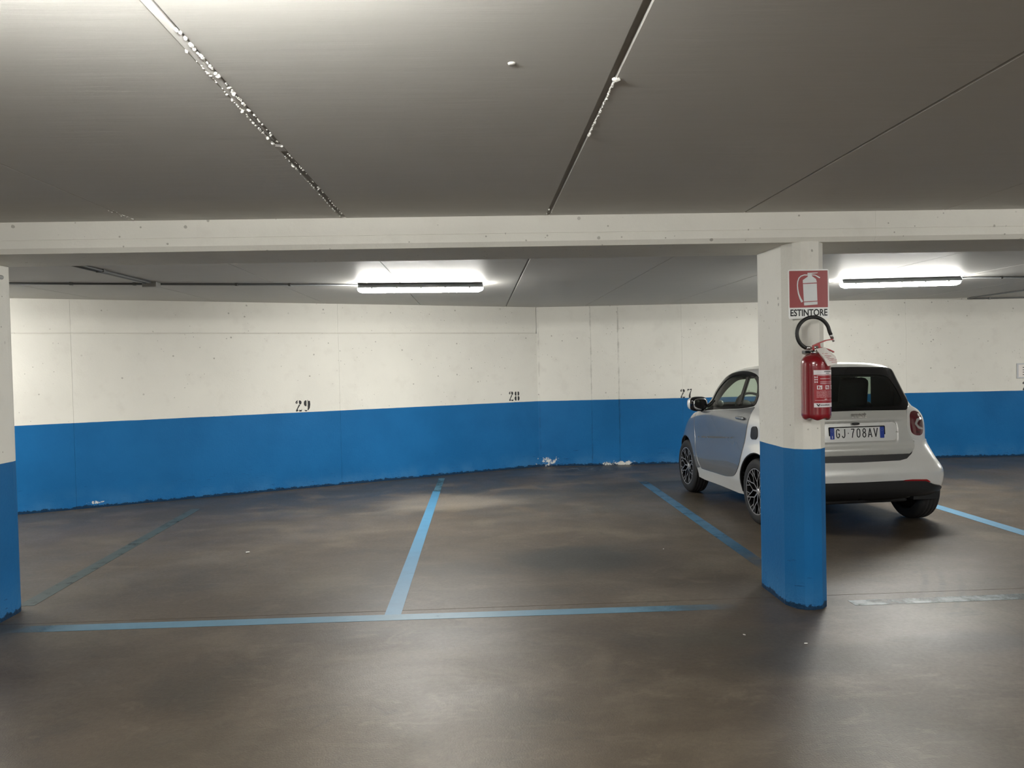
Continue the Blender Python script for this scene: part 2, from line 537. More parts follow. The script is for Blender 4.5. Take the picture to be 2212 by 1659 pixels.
# walls as formwork panels
def wall(name, A, B, cuts, label, soft=False):
    A, B = Vector(A), Vector(B)
    d = (B - A).normalized()
    n = Vector((-d.y, d.x))          # away from the room
    L = (B - A).length
    root_bm = bmesh.new()
    q = [A + n * .05, B + n * .05, B + n * .30, A + n * .30]
    prism(root_bm, [(p.x, p.y, -.05) for p in q], (0, 0, 2.5))
    root = bm_obj(name, root_bm, MW)
    tag(root, label, kind='structure')
    ts = [0] + sorted(cuts) + [L]
    g = .0008
    for i in range(len(ts) - 1):
        t0, t1 = ts[i] + g, ts[i + 1] - g
        if i == 0:
            t0 = 0
        if i == len(ts) - 2:
            t1 = L
        pr = [(-.0, -.02), (-.0, 1.93), (.0015, 1.945), (.012, 1.958), (.018, 1.962), (.048, 1.962), (.048, -.02)]
        if soft:
            pr = [(0, -.02), (0, 1.86), (.004, 1.93), (.012, 1.99), (.016, 2.06), (.016, 2.46), (.048, 2.46), (.048, -.02)]
        bm = bmesh.new()
        P = lambda t, o, z: (A.x + d.x * t + n.x * o, A.y + d.y * t + n.y * o, z)
        prism(bm, [P(t0, o, z) for o, z in pr], Vector((d.x, d.y, 0)) * (t1 - t0))
        bm_obj('wall_panel', bm, MW, root)
        if soft:
            continue
        pr = [(.018, 1.9635), (.010, 2.02), (.008, 2.08), (.008, 2.46), (.048, 2.46), (.048, 1.9635)]
        bm = bmesh.new()
        prism(bm, [P(t0, o, z) for o, z in pr], Vector((d.x, d.y, 0)) * (t1 - t0))
        bm_obj('wall_panel', bm, MW, root)
    return root, A, d
L_len = (WC - WL0).length
tl = lambda x: (x + 13.0) / (WC.x + 13.0) * L_len
wl, wlA, wld = wall('wall_left', WL0, WC, [tl(-11.5), tl(-9.9), tl(-7.2), tl(-4.487), tl(-1.777)], 'white concrete wall with blue band, angled towards the left pillar')
wr, wrA, wrd = wall('wall_back', WC, WR1, [.787, 1.19, 2.12, 3.3, 5.4, 8.0, 10.7], 'white concrete wall with blue band behind the parked car', True)
for nm, lo, hi in (('wall_front', (-13.4, -9.3, -.05), (13.4, -9.0, 2.5)), ('wall_right', (13.0, -9.2, -.05), (13.3, 12.0, 2.5)), ('wall_side', (-13.3, -9.2, -.05), (-13.0, 12.0, 2.5))):
    bm = bmesh.new()
    box(bm, lo, hi)
    o = bm_obj(nm, bm, MW)
    o['kind'] = 'structure'

# ceiling: slab with precast panels hanging just under it
bm = bmesh.new()
box(bm, (-13.5, -9.3, 2.372), (13.5, 4.8, 2.6))
box(bm, (-13.5, 4.8, 2.346), (13.5, 12.2, 2.6))
ceiling = bm_obj('ceiling', bm, M_jointl)
tag(ceiling, 'painted concrete ceiling of long precast panels', kind='structure')
def ceil_panel(x0, x1, g0, g1, y0, y1, z, th, c=.003):
    a, b = x0 + g0, x1 - g1
    pr = [(a, z + th), (a, z + c), (a + c, z), (b - c, z), (b, z + c), (b, z + th)]
    bm = bmesh.new()
    prism(bm, [(x, y0, zz) for x, zz in pr], (0, y1 - y0, 0))
    bm_obj('ceiling_panel', bm, MC, ceiling)
half = {-.745: .013, .428: .010, 1.585: .0045}
for i in range(len(XJ) - 1):
    g0, g1 = half.get(XJ[i], .0015), half.get(XJ[i + 1], .0015)
    ceil_panel(XJ[i], XJ[i + 1], g0, g1, -9.0, 4.52, NEAR_Z, .0102, .004)
    g0 = .007 if XJ[i] == .428 else .0028
    g1 = .007 if XJ[i + 1] == .428 else .0028
    ceil_panel(XJ[i], XJ[i + 1], g0, g1, 5.04, 12.0, FAR_Z, .0112)
# bridge of filler across the joint
bm = bmesh.new()
box(bm, (-.762, 3.05, NEAR_Z + .0005), (-.728, 3.12, NEAR_Z + .012), .002, 1)
bm_obj('joint_filler', bm, MC, ceiling)
bm = bmesh.new()
tube(bm, [(-.749, -8.9, NEAR_Z + .008), (-.749, 2.1, NEAR_Z + .0075), (-.751, 2.6, NEAR_Z + .009), (-.752, 3.0, NEAR_Z + .012)], [.0125, .0125, .009, .004], 14)
bm_obj('joint_filler', bm, M_crumb, ceiling)
bm = bmesh.new()
lathe(bm, [(.001, -.004), (.010, -.004), (.012, 0.0)], 14, center=(.118, 2.235, NEAR_Z), capr=.002)
bm_obj('anchor_cap', bm, M_crumb, ceiling)
# squeezed-out paste crumbs along two joints
rnd = random.Random(5)
def crumbs(specs):
    bm = bmesh.new()
    for (x0, y0, y1, n, smin, smax, side) in specs:
        for k in range(n):
            s = rnd.uniform(smin, smax) * (1.5 if rnd.random() < .12 else 1)
            sd = side if side else rnd.choice((-1, 1))
            x = x0 + sd * rnd.uniform(.009, .014)
            y = rnd.uniform(y0, y1)
            m = Matrix.Translation((x, y, NEAR_Z - s * .25)) @ Matrix.Rotation(rnd.uniform(0, 6), 4, 'Z') @ Matrix.Rotation(rnd.uniform(0, 6), 4, 'X') @ Matrix.Diagonal((s, s * rnd.uniform(.5, 1.6), s * rnd.uniform(.5, 1), 1))
            bmesh.ops.create_icosphere(bm, subdivisions=1, radius=1, matrix=m)
    o = bm_obj('paste_crumbs', bm, M_crumb, ceiling)
    tag(o, 'white paste crumbs squeezed out of the panel joints', kind='stuff')
crumbs([(-.745, 2.12, 3.04, 95, .0022, .0062, 0), (-.745, 3.14, 4.44, 75, .002, .0045, 0), (-.745, 2.0, 2.3, 12, .004, .007, 1),
        (.428, 2.36, 2.95, 75, .0022, .0045, 1), (.428, 2.34, 2.40, 6, .004, .007, 1), (.428, 4.3, 4.5, 8, .002, .004, 0),
        (-1.915, 4.2, 4.45, 16, .002, .004, 0)])

# beam
def beam(name, x0, x1, parent=None):
    pr = [(4.500, 2.44), (4.500, 2.262), (4.5035, 2.2605), (4.5035, 2.2575), (4.500, 2.256), (4.500, 2.214), (4.522, 2.187), (5.045, 2.187), (5.06, 2.20), (5.06, 2.44)]
    bm = bmesh.new()
    prism(bm, [(x0, y, z) for y, z in pr], (x1 - x0, 0, 0))
    return bm_obj(name, bm, MW, parent)
bmr = beam('concrete_beam', -13.2, 2.3695)
tag(bmr, 'white painted concrete beam across the ceiling, carried by the two pillars', 'beam', kind='structure')
beam('beam_segment', 2.3705, 13.2, bmr)

# pillars
def pillar(x0, label):
    r = .1235
    xc = x0 + r
    yf, yb = 4.504 + r, 5.0
    prof = []
    n = 12
    for dg in (180, 224, 247, 270, 300, 330, 360):
        a = math.radians(dg)
        prof.append((xc + r * math.cos(a), yf + r * math.sin(a)))
    for k in range(n + 1):
        a = PI * k / n
        prof.append((xc + r * math.cos(a), yb + r * math.sin(a)))
    bm = bmesh.new()
    prism(bm, [(x, y, 0) for x, y in prof], (0, 0, 2.19))
    o = bm_obj('concrete_pillar', bm, MW)
    tag(o, label, 'pillar', kind='structure')
    return o
pil = pillar(1.847, 'round-nosed pillar, white above blue, with the fire extinguisher on it')
pillar(-3.180, 'white and blue pillar cut by the left edge of the photo')
pillar(6.95, 'round-nosed pillar beyond the parked car')
pillar(-8.2, 'round-nosed pillar beyond the left pillar')

# stencilled bay numbers, children of the walls
def ribbon(bm, pts, ws, y=0, th=.0012):
    """flat stroke through pts in XZ with widths ws"""
    m = len(pts)
    Lp, Rp = [], []
    for i, (x, z) in enumerate(pts):
        a, b = pts[max(i - 1, 0)], pts[min(i + 1, m - 1)]
        tx, tz = b[0] - a[0], b[1] - a[1]
        l = math.hypot(tx, tz) or 1
        nx, nz = -tz / l, tx / l
        w = ws[i] if isinstance(ws, (list, tuple)) else ws
        Lp.append((x + nx * w / 2, z + nz * w / 2))
        Rp.append((x - nx * w / 2, z - nz * w / 2))
    for i in range(m - 1):
        prism(bm, [(Lp[i][0], y, Lp[i][1]), (Lp[i + 1][0], y, Lp[i + 1][1]), (Rp[i + 1][0], y, Rp[i + 1][1]), (Rp[i][0], y, Rp[i][1])], (0, -th, 0))
def arc(cx, cz, rx, rz, a0, a1, n=8):
    return [(cx + rx * math.cos(math.radians(a0 + (a1 - a0) * k / n)), cz + rz * math.sin(math.radians(a0 + (a1 - a0) * k / n))) for k in range(n + 1)]
DIG = {
    '2': [(arc(.22, .80, .10, .07, 0, 360, 10), .07), (arc(.45, .76, .30, .21, 165, 105, 4), .06),
          (arc(.47, .76, .24, .20, 70, -40, 8), [.06, .12, .18, .22, .23, .22, .19, .15, .12]), ([(.62, .60), (.40, .36), (.20, .14)], [.12, .09, .08]),
          ([(.12, .07), (.42, .13)], [.13, .13]), ([(.54, .10), (.84, .05)], [.15, .12]), ([(.86, .04), (.90, .22)], [.06, .03])],
    '9': [(arc(.44, .70, .22, .26, 110, 250, 8), [.05, .14, .20, .22, .22, .22, .20, .14, .05]), ([(.72, .90), (.74, .60), (.70, .30), (.58, .10)], [.20, .22, .18, .08]),
          (arc(.32, .16, .14, .12, 200, 330, 5), .09), ([(.52, .95), (.64, .93)], .05), ([(.52, .45), (.62, .47)], .05)],
    '8': [(arc(.36, .74, .15, .20, 100, 260, 6), [.05, .15, .2, .2, .2, .15, .05]), (arc(.36, .26, .17, .22, 100, 260, 6), [.05, .15, .22, .22, .22, .15, .05]),
          (arc(.62, .74, .15, .20, 80, -80, 6), [.05, .15, .2, .2, .2, .15, .05]), (arc(.62, .26, .17, .22, 80, -80, 6), [.05, .15, .22, .22, .22, .15, .05])],
    '7': [([(.14, .92), (.44, .90)], .14), ([(.54, .90), (.88, .94)], .12), ([(.13, .96), (.13, .74)], .05), ([(.84, .90), (.60, .55), (.50, .28), (.50, .02)], [.06, .12, .19, .22])],
    '6': [(arc(.60, .30, .20, .26, 70, -70, 8), [.05, .14, .20, .22, .22, .22, .20, .14, .05]), ([(.30, .10), (.26, .40), (.30, .70), (.42, .90)], [.20, .22, .18, .08]),
          (arc(.68, .84, .14, .12, 20, 150, 5), .09)],
}
def number(txt, parent, A, d, x_center, label, z0=.975, h=.135, w=.088, gap=.018):
    bm = bmesh.new()
    tot = len(txt) * w + (len(txt) - 1) * gap
    for i, ch in enumerate(txt):
        ox = -tot / 2 + i * (w + gap)
        for pts, ws in DIG[ch]:
            ribbon(bm, [(ox + p[0] * w, z0 + p[1] * h) for p in pts], [k * w * 1.6 for k in ws] if isinstance(ws, list) else ws * w * 1.6)
    t = (x_center - A.x) / d.x
    ang = math.atan2(d.y, d.x)
    nrm = Vector((d.y, -d.x))
    m = Matrix.Translation((A.x + d.x * t + nrm.x * .0004, A.y + d.y * t + nrm.y * .0004, 0)) @ Matrix.Rotation(ang, 4, 'Z')
    bmesh.ops.transform(bm, matrix=m, verts=bm.verts)
    o = bm_obj('stencilled_number', bm, M_black, parent)
    o['label'] = label
number('29', wl, wlA, wld, -2.205, 'black stencilled bay number 29', .972, .145, .092, .014)
number('28', wl, wlA, wld, .520, 'black stencilled bay number 28', .980, .142, .084, .012)
number('27', wr, wrA, wrd, 3.045, 'black stencilled bay number 27', .960, .135, .080, .022)
number('26', wr, wrA, wrd, 8.05, 'black stencilled bay number cut by the photo edge', .962, .135, .085, .014)

# notice pouch on the wall at the right edge
nt_ = empty('wall_notice', (8.03, 10.985, 1.14), math.atan2(wrd.y, wrd.x))
tag(nt_, 'clear plastic document pouch fixed on the wall at the right photo edge', 'notice')
bm = bmesh.new(); box(bm, (-.155, .003, 0), (.155, .0085, .222), .002, 1)
bm_obj('pouch', bm, M_pouch, nt_)
bm = bmesh.new(); box(bm, (-.13, .0015, .02), (.14, .0025, .20), .0004, 1)
bm_obj('sheet', bm, M_paper, nt_)
bm = bmesh.new()
for k in range(4):
    box(bm, (-.07, .0006, .05 + k * .035), (.11, .0013, .06 + k * .035))
bm_obj('print', bm, M_black, nt_)

# ================================================================= LAMPS
def lamp(x0, x1, y0, y1, label, drop=0.0):
    cx, cy = (x0 + x1) / 2, (y0 + y1) / 2
    L = math.hypot(x1 - x0, y1 - y0)
    zc = FAR_Z if cy > 4.8 else NEAR_Z
    root = empty('batten_lamp', (cx, cy, zc - drop), math.atan2(y1 - y0, x1 - x0))
    tag(root, label, 'lamp', 'twin batten lamps under the ceiling')
    h = L / 2
    # housing tray: trapezoid section, sloping end faces
    def loft(secs, mat, name, smooth=False):
        bm = bmesh.new()
        rings = []
        for x, pts in secs:
            rings.append([bm.verts.new((x, y, z)) for y, z in pts])
        n = len(rings[0])
        for a, b in zip(rings, rings[1:]):
            for k in range(n):
                bm.faces.new((a[k], a[(k + 1) % n], b[(k + 1) % n], b[k]))
        bm.faces.new(rings[0]); bm.faces.new(rings[-1])
        return bm_obj(name, bm, mat, root, smooth)
    if drop:
        hs = [(-.030, -.006), (.030, -.006), (.050, -.036), (.055, -.044), (-.055, -.044), (-.050, -.036)]
    else:
        hs = [(-.040, -.002), (.040, -.002), (.058, -.030), (.066, -.045), (-.066, -.045), (-.058, -.030)]
    sc = lambda s, z0: [(y * s, z if z > -.03 else z) for y, z in hs]
    loft([(-h + .035, sc(.8, 0)), (-h + .004, sc(1, 0)), (h - .004, sc(1, 0)), (h - .035, sc(.8, 0))], M_house, 'housing')
    # diffuser: rounded trough with tapered ends
    def dsec(s, zb):
        top = -.045
        P = []
        for k in range(9):
            a = PI * k / 8
            P.append((math.cos(a) * (.056 + (.012 if drop else .002) * math.sin(a) ** .5) * s, top - math.sin(a) ** .7 * zb * (1.25 if drop else 1)))
        return P
    loft([(-h, dsec(.55, .018)), (-h + .012, dsec(.8, .032)), (-h + .045, dsec(1, .044)), (h - .045, dsec(1, .044)), (h - .012, dsec(.8, .032)), (h, dsec(.55, .018))], M_lit, 'diffuser', True)
    for k in range(5):
        x = -h + .14 + k * (L - .28) / 4
        for s in (-1, 1):
            bm = bmesh.new()
            box(bm, (x - .012, s * .054 - .004, -.056), (x + .012, s * .054 + .004, -.034), .001, 1)
            bm_obj('clip', bm, M_condl, root)
    for s in (-1, 1):
        bm = bmesh.new()
        box(bm, (s * (h * .62) - .02, -.02, -.0065), (s * (h * .62) + .02, .02, drop), .001, 1)
        bm_obj('bracket', bm, M_steel, root)
    return root
lamp(-1.165, .075, 7.76, 7.88, 'lit batten lamp above bay 28, left of the pillar')
lamp(3.925, 5.165, 8.20, 8.08, 'lit batten lamp above the parked car, right of the pillar')
lamp(-6.35, -5.11, 6.85, 6.93, 'lit batten lamp beyond the left pillar')
lamp(9.3, 10.5, 8.1, 8.0, 'lit batten lamp beyond the right photo edge')
lamp(-1.34, -.10, 1.27, 1.27, 'lit batten lamp over the drive lane, above the camera', .055)
lamp(4.2, 5.44, 1.3, 1.3, 'lit batten lamp over the drive lane, to the right', .055)
lamp(-8.6, -7.36, .5, .55, 'lit batten lamp over the drive lane, far left')
lamp(-1.6, -.36, -5.6, -5.6, 'lit batten lamp over the rear bays behind the camera')
lamp(6.0, 7.24, -5.6, -5.6, 'lit batten lamp over the rear bays to the right')

# conduits: tubes with saddle clips
def conduit(runs, label, clips=(), boxes=(), r=.010, mat=None):
    root = empty('electrical_conduit', runs[0][0])
    tag(root, label, 'conduit')
    o0 = Vector(runs[0][0])
    for run in runs:
        bm = bmesh.new()
        tube(bm, [Vector(p) - o0 for p in run], r, 10)
        bm_obj('pipe', bm, mat or M_conduit, root)
    for p in clips:
        bm = bmesh.new()
        q = Vector(p) - o0
        box(bm, q + Vector((-.012, -.017, -.014)), q + Vector((.012, .017, .014)), .002, 1)
        bm_obj('pipe_clip', bm, M_conduit, root)
    for p, sz in boxes:
        bm = bmesh.new()
        q = Vector(p) - o0
        s = Vector(sz) / 2
        box(bm, q - s, q + s, .004, 2)
        bm_obj('junction_box', bm, M_condl, root)
    return root
zc = FAR_Z - .0125
def on(p, q, t):
    return tuple(Vector(p).lerp(Vector(q), t))
A_, B_ = (-5.12, 6.90, zc), (-1.16, 7.74, zc)
cl = [on(A_, B_, t) for t in (.12, .37, .50, .72, .84)]
conduit([[A_, B_]], 'grey conduit under the ceiling running into the left batten lamp', cl, [((-2.98, 7.30, FAR_Z - .025), (.13, .10, .048))])
conduit([[(-3.03, 5.5, zc), (-3.00, 7.22, zc)], [(-2.98, 5.5, zc), (-2.955, 7.22, zc)]], 'pair of grey conduits from beam to junction box', [(-3.005, 6.35, zc), (-2.965, 6.35, zc)])
A2, B2 = (5.16, 8.03, zc), (9.3, 8.65, zc)
conduit([[A2, B2]], 'grey conduit running right from the lamp above the car', [on(A2, B2, t) for t in (.115, .4, .7)])
conduit([[(7.16, 5.5, zc), (7.12, 10.90, zc), (7.13, 10.97, zc - .004)], [(7.13, 10.975, zc - .006), (9.6, 10.86, zc - .006)]], 'grey conduit turning the corner where ceiling meets back wall',
        [(7.45, 10.965, zc - .006), (8.2, 10.93, zc - .006), (7.12, 9.6, zc)])
conduit([[(-3.6, 4.47, 2.068), (-2.76, 4.47, 2.068), (-2.735, 4.475, 2.068), (-2.722, 4.495, 2.068), (-2.72, 4.6, 2.068)]], 'light grey conduit across the head of the left pillar', [(-3.05, 4.482, 2.068)], r=.0125, mat=M_condl)

# ================================================================= SIGN + EXTINGUISHER
sg = empty('safety_sign', (1.960, 4.497, 1.878), 0.0)
tag(sg, 'red and white ESTINTORE sign with extinguisher pictogram on the pillar', 'sign')
def bend(x, z):
    # sheet metal bows a little back at its side edges
    return -.004 + .0 * z + .35 * max(0, abs(x) - .085) ** 1.5
def sheet(bm, pts2, y0, th, nx=1):
    prism(bm, [(x, y0, z) for x, z in pts2], (0, -th, 0))
def rrect(x0, z0, x1, z1, r, n=4):
    P = []
    for cx, cz, a0 in ((x1 - r, z1 - r, 0), (x0 + r, z1 - r, 90), (x0 + r, z0 + r, 180), (x1 - r, z0 + r, 270)):
        for k in range(n + 1):
            a = math.radians(a0 + 90 * k / n)
            P.append((cx + r * math.cos(a), cz + r * math.sin(a)))
    return P
bm = bmesh.new(); sheet(bm, rrect(-.121, -.1445, .123, .1465, .010), .004, .0015)
bm_obj('sign_plate', bm, M_sign_white, sg)
bm = bmesh.new(); sheet(bm, rrect(-.1145, -.078, .1155, .1385, .003), .0022, .0005)
bm_obj('red_field', bm, M_sign_red, sg)
bm = bmesh.new()
Y0 = .0015
S = .2165 / 560.0     # pictogram units
def q(px, py):       # pixel in the zoomed crop -> local x,z
    return ((px - 1003) * .230 / 578, (-(py - 990)) * .2165 / 562 + .030)
prism(bm, [(*q(920, 910)[:1], Y0, q(920, 910)[1]), (q(1128, 905)[0], Y0, q(1128, 905)[1]), (q(1134, 1168)[0], Y0, q(1134, 1168)[1]), (q(930, 1178)[0], Y0, q(930, 1178)[1])], (0, -.0006, 0))
for poly in ([(918, 898), (918, 850), (985, 805), (995, 790), (990, 760), (1052, 758), (1056, 790), (1118, 838), (1130, 890)],
             [(932, 1190), (1136, 1180), (1136, 1226), (934, 1238)], [(990, 742), (1146, 738), (1142, 748), (1060, 756), (990, 757)]):
    P = [q(*p) for p in poly]
    prism(bm, [(x, Y0, z) for x, z in P], (0, -.0006, 0))
hose = [(1000, 775), (940, 772), (890, 790), (860, 820), (842, 870), (836, 930), (840, 990), (852, 1060), (876, 1130), (905, 1185)]
ribbon(bm, [q(*p) for p in hose], [.006, .006, .006, .006, .0065, .0065, .007, .008, .010, .013], Y0, .0006)
ribbon(bm, [q(*p) for p in ((1055, 772), (1105, 778), (1150, 805), (1176, 820))], [.005, .005, .007, .007], Y0, .0006)
bm_obj('pictogram', bm, M_print, sg)
me = text_mesh('ESTINTORE', .050, .0004, .80, .0011)
wd = max(v.co.x for v in me.vertices) - min(v.co.x for v in me.vertices)
for v in me.vertices:
    v.co = Vector((v.co.x * .222 / wd, 0.0018 - v.co.z, v.co.y * 1.1 - .110))
link('lettering', me, M_black, sg)

ex = empty('fire_extinguisher', (1.957, 4.408, 1.142))
tag(ex, 'red fire extinguisher hanging on the pillar below its sign', 'extinguisher')
R_ = .0815
def petal(r, h, a):
    if h < .03:
        k = (1 - h / .03)
        return r, h + .010 * k * (0.5 + .5 * math.cos(5 * a)) * (1 if r > .02 else 0)
    return r, h
bm = bmesh.new()
lathe(bm, [(.012, .012), (.035, .006), (.058, .001), (.070, .004), (.078, .013), (R_, .026), (R_ + .0006, .034), (R_, .04), (R_, .30), (R_, .327), (R_ - .0015, .340), (.076, .353), (.066, .367), (.050, .379), (.032, .387), (.020, .390)], 64, 'Z', rfun=petal)
bm_obj('cylinder_body', bm, M_red, ex)
bm = bmesh.new()
lathe(bm, [(.019, .386), (.019, .398), (.014, .400), (.014, .412), (.017, .414), (.017, .430)], 20)
tube(bm, [(0, 0, .418), (-.042, .0, .418)], .0075, 12)
tube(bm, [(0, 0, .422), (.0, -.022, .425)], .006, 10)
bm_obj('valve', bm, M_chrome, ex, True)
# handles
bm = bmesh.new()
def strap(pts, w, th):
    for (a, b) in zip(pts, pts[1:]):
        a, b = Vector(a), Vector(b)
        d = (b - a); n = Vector((-d.z, 0, d.x)).normalized() * th / 2
        prism(bm, [(*(a + n)[:1], -w, (a + n).z), (*(b + n)[:1], -w, (b + n).z), (*(b - n)[:1], -w, (b - n).z), (*(a - n)[:1], -w, (a - n).z)], (0, 2 * w, 0))
strap([(-.020, 0, .418), (-.012, 0, .432), (.015, 0, .444), (.060, 0, .460), (.104, 0, .466)], .010, .006)
prism(bm, [(-.022, -.011, .405), (-.02, -.011, .428), (.0, -.011, .440), (.022, -.011, .444), (.026, -.011, .424), (.018, -.011, .405)], (0, .022, 0))
bm_obj('grip', bm, M_redp, ex)
bm = bmesh.new()
strap([(.018, 0, .420), (.055, 0, .414), (.085, 0, .403), (.103, 0, .394), (.106, 0, .390)], .009, .006)
bm_obj('lever', bm, M_redp, ex)
# hose loop
bm = bmesh.new()
pts = [(-.040, 0, .418), (-.060, 0, .420)]
cx_, cz_, rr_ = -.016, .500, .092
for k in range(25):
    a = math.radians(242 - (242 - 22) * k / 24)
    rr = rr_ + (.006 * k / 24)
    pts.append((cx_ + rr * math.cos(a), -.004, cz_ + rr * math.sin(a)))
pts.append((.083, -.004, .508)); pts.append((.090, -.004, .492))
pts = [pts[0]] + pts[1:]
tube(bm, pts, .0108, 12)
bm_obj('hose', bm, M_rubber, ex, True)
bm = bmesh.new()
tube(bm, [(.086, -.004, .500), (.099, -.004, .470)], .0092, 12)
tube(bm, [(.099, -.004, .470), (.106, -.004, .452)], .0065, 12)
bm_obj('nozzle', bm, M_steel, ex)
bm = bmesh.new(); tube(bm, [(-.058, 0, .420), (-.032, 0, .418)], .0115, 14)
bm_obj('hose_collar', bm, M_steel, ex)
bm = bmesh.new()
box(bm, (-.052, .020, .388), (-.018, .070, .404), .003, 2)
box(bm, (-.03, -.01, .396), (.018, .05, .404), .001, 1)
bm_obj('wall_hook', bm, M_trim, ex)
# inspection tag
bm = bmesh.new()
P = [(-.016, .412), (.038, .420), (.075, .366), (.086, .325), (.030, .312), (.006, .360)]
prism(bm, [(x, -.0905, z) if z < .39 else (x, -.040, z) for x, z in P], (0, -.0012, 0))
bm_obj('inspection_tag', bm, M_paper, ex)
tg = bm_obj
bm = bmesh.new()
for (x0, x1, z, sl) in ((.006, .040, .384, -.05), (.016, .055, .372, -.08), (.028, .066, .352, .05), (.036, .080, .343, .08), (.050, .082, .333, .05), (.022, .04, .362, 0)):
    yy = -.0915 if z < .36 else -.0915 + (z - .36) * .95
    ribbon(bm, [(x0, z), (x1, z + sl * (x1 - x0))], .0022, yy - .002, .0005)
bm_obj('tag_print', bm, M_redp, ex)
# printed label wrapped on the body
def patch(bm, r, a0, a1, z0, z1, mat, n=14):
    A = [bm.verts.new((r * math.sin(math.radians(a0 + (a1 - a0) * k / n)), -r * math.cos(math.radians(a0 + (a1 - a0) * k / n)), z0)) for k in range(n + 1)]
    B = [bm.verts.new((v.co.x, v.co.y, z1)) for v in A]
    for k in range(n):
        f = bm.faces.new((A[k], A[k + 1], B[k + 1], B[k]))
        f.material_index = mat
        f.smooth = True
bm = bmesh.new()
a0, a1 = -32, 78
patch(bm, R_ + .0009, a0, a1, .078, .290, 0)
patch(bm, R_ + .0013, a0, a1, .264, .290, 1)
patch(bm, R_ + .0013, a0, a1, .078, .102, 1)
patch(bm, R_ + .0017, 8, 48, .279, .283, 2); patch(bm, R_ + .0017, 16, 34, .270, .273, 2)
for z, x0, x1 in ((.259, -20, 70), (.240, -8, 40), (.222, -8, 64), (.213, -8, 70)):
    patch(bm, R_ + .0013, x0, x1, z, z + .002, 1)
for z in (.246, .232, .218):
    patch(bm, R_ + .0013, -29, -26, z, z + .009, 1, 2); patch(bm, R_ + .0013, -20, -17, z, z + .009, 1, 2); patch(bm, R_ + .0013, -26, -20, z + .003, z + .006, 1, 2)
for a in (-20, 14, 46):
    patch(bm, R_ + .0013, a, a + 20, .180, .203, 1, 5)
    patch(bm, R_ + .0016, a + 4, a + 9, .185, .199, 0, 2); patch(bm, R_ + .0016, a + 12, a + 15, .183, .194, 0, 2)
rr = random.Random(3)
for k in range(8):
    z = .170 - k * .0052
    x = -22
    while x < 70:
        l = rr.uniform(6, 22)
        patch(bm, R_ + .0013, x, min(x + l, 72), z, z + .0022, 3, 4)
        x += l + 2
patch(bm, R_ + .0016, -28, 74, .116, .119, 3, 12)
for x in (10, 14, 18):
    patch(bm, R_ + .0013, x, x + 3, .122, .126, 1, 2)
# maker's mark: dark wings and a line of small letters
for pth in ([(-24, .098), (-17, .084), (-13, .084), (-8, .098), (-13, .096), (-15, .091), (-19, .097)],):
    vs = [bm.verts.new(((R_ + .0017) * math.sin(math.radians(a)), -(R_ + .0017) * math.cos(math.radians(a)), z)) for a, z in pth]
    bm.faces.new(vs).material_index = 2
x = -8
while x < 34:
    patch(bm, R_ + .0017, x, x + 3.2, .0875, .0955 if rr.random() < .25 else .0935, 2, 2)
    x += 4.3
bm_obj('label_sticker', bm, [plain('label_red', (.30, .010, .018), .35), plain('label_white', (.72, .68, .70), .35), M_black, plain('label_pink_print', (.55, .30, .32), .4)], ex)

# ================================================================= CAR
def pchip_table(zs, vs, sm=9):
    zs = np.array(zs, float); vs = np.array(vs, float)
    h = np.diff(zs); dl = np.diff(vs) / h
    m = np.zeros(len(zs)); m[0] = dl[0]; m[-1] = dl[-1]
    for i in range(1, len(zs) - 1):
        if dl[i - 1] * dl[i] > 0:
            w1 = 2 * h[i] + h[i - 1]; w2 = h[i] + 2 * h[i - 1]
            m[i] = (w1 + w2) / (w1 / dl[i - 1] + w2 / dl[i])
    X = np.arange(zs[0], zs[-1] + 1e-9, .002)
    i = np.clip(np.searchsorted(zs, X, side='right') - 1, 0, len(zs) - 2)
    t = (X - zs[i]) / h[i]
    Y = (2 * t**3 - 3 * t**2 + 1) * vs[i] + (t**3 - 2 * t**2 + t) * h[i] * m[i] + (-2 * t**3 + 3 * t**2) * vs[i + 1] + (t**3 - t**2) * h[i] * m[i + 1]
    k = np.hanning(sm + 2)[1:-1]; k /= k.sum()
    Yp = np.pad(Y, sm // 2, mode='edge')
    # keep slope at ends with linear extrapolated pad
    Y = np.convolve(Yp, k, 'valid')
    return X, Y
TW = pchip_table([.05, .2, .28, .36, .45, .55, .65, .74, .85, .93, 1.0, 1.07, 1.2, 1.3, 1.39, 1.46, 1.6],
                 [.72, .765, .785, .805, .813, .810, .800, .789, .781, .772, .750, .704, .672, .651, .630, .600, .5], 15)
TWF = pchip_table([.05, .3, .6, .8, .95, 1.05, 1.2, 1.35, 1.46, 1.6], [.010, .010, .010, .035, .055, .065, .085, .085, .08, .08], 25)
TYR = pchip_table([.05, .2, .24, .28, .35, .43, .52, .58, .64, .72, .80, .88, .95, 1.0, 1.05, 1.12, 1.2, 1.3, 1.38, 1.45, 1.6],
                  [.28, .19, .13, .085, .055, .045, .045, .055, .075, .09, .097, .108, .125, .145, .17, .215, .27, .345, .405, .46, .6], 15)
TYF = pchip_table([.05, .2, .3, .42, .55, .65, .75, .83, .90, .95, 1.0, 1.1, 1.2, 1.3, 1.38, 1.46, 1.6],
                  [2.56, 2.63, 2.68, 2.71, 2.70, 2.665, 2.61, 2.52, 2.39, 2.25, 2.11, 1.93, 1.79, 1.63, 1.47, 1.25, .9], 25)
TPR = pchip_table([.05, .25, .35, .45, .55, .65, .73, .85, .95, 1.07, 1.2, 1.3, 1.6], [8, 10, 12, 13, 11, 8.5, 7, 6.8, 6.6, 5.2, 5, 5, 5], 25)
TPF = pchip_table([.05, .3, .5, .7, .9, 1.0, 1.6], [7, 8, 7.5, 6.5, 5, 4.2, 4.2], 25)
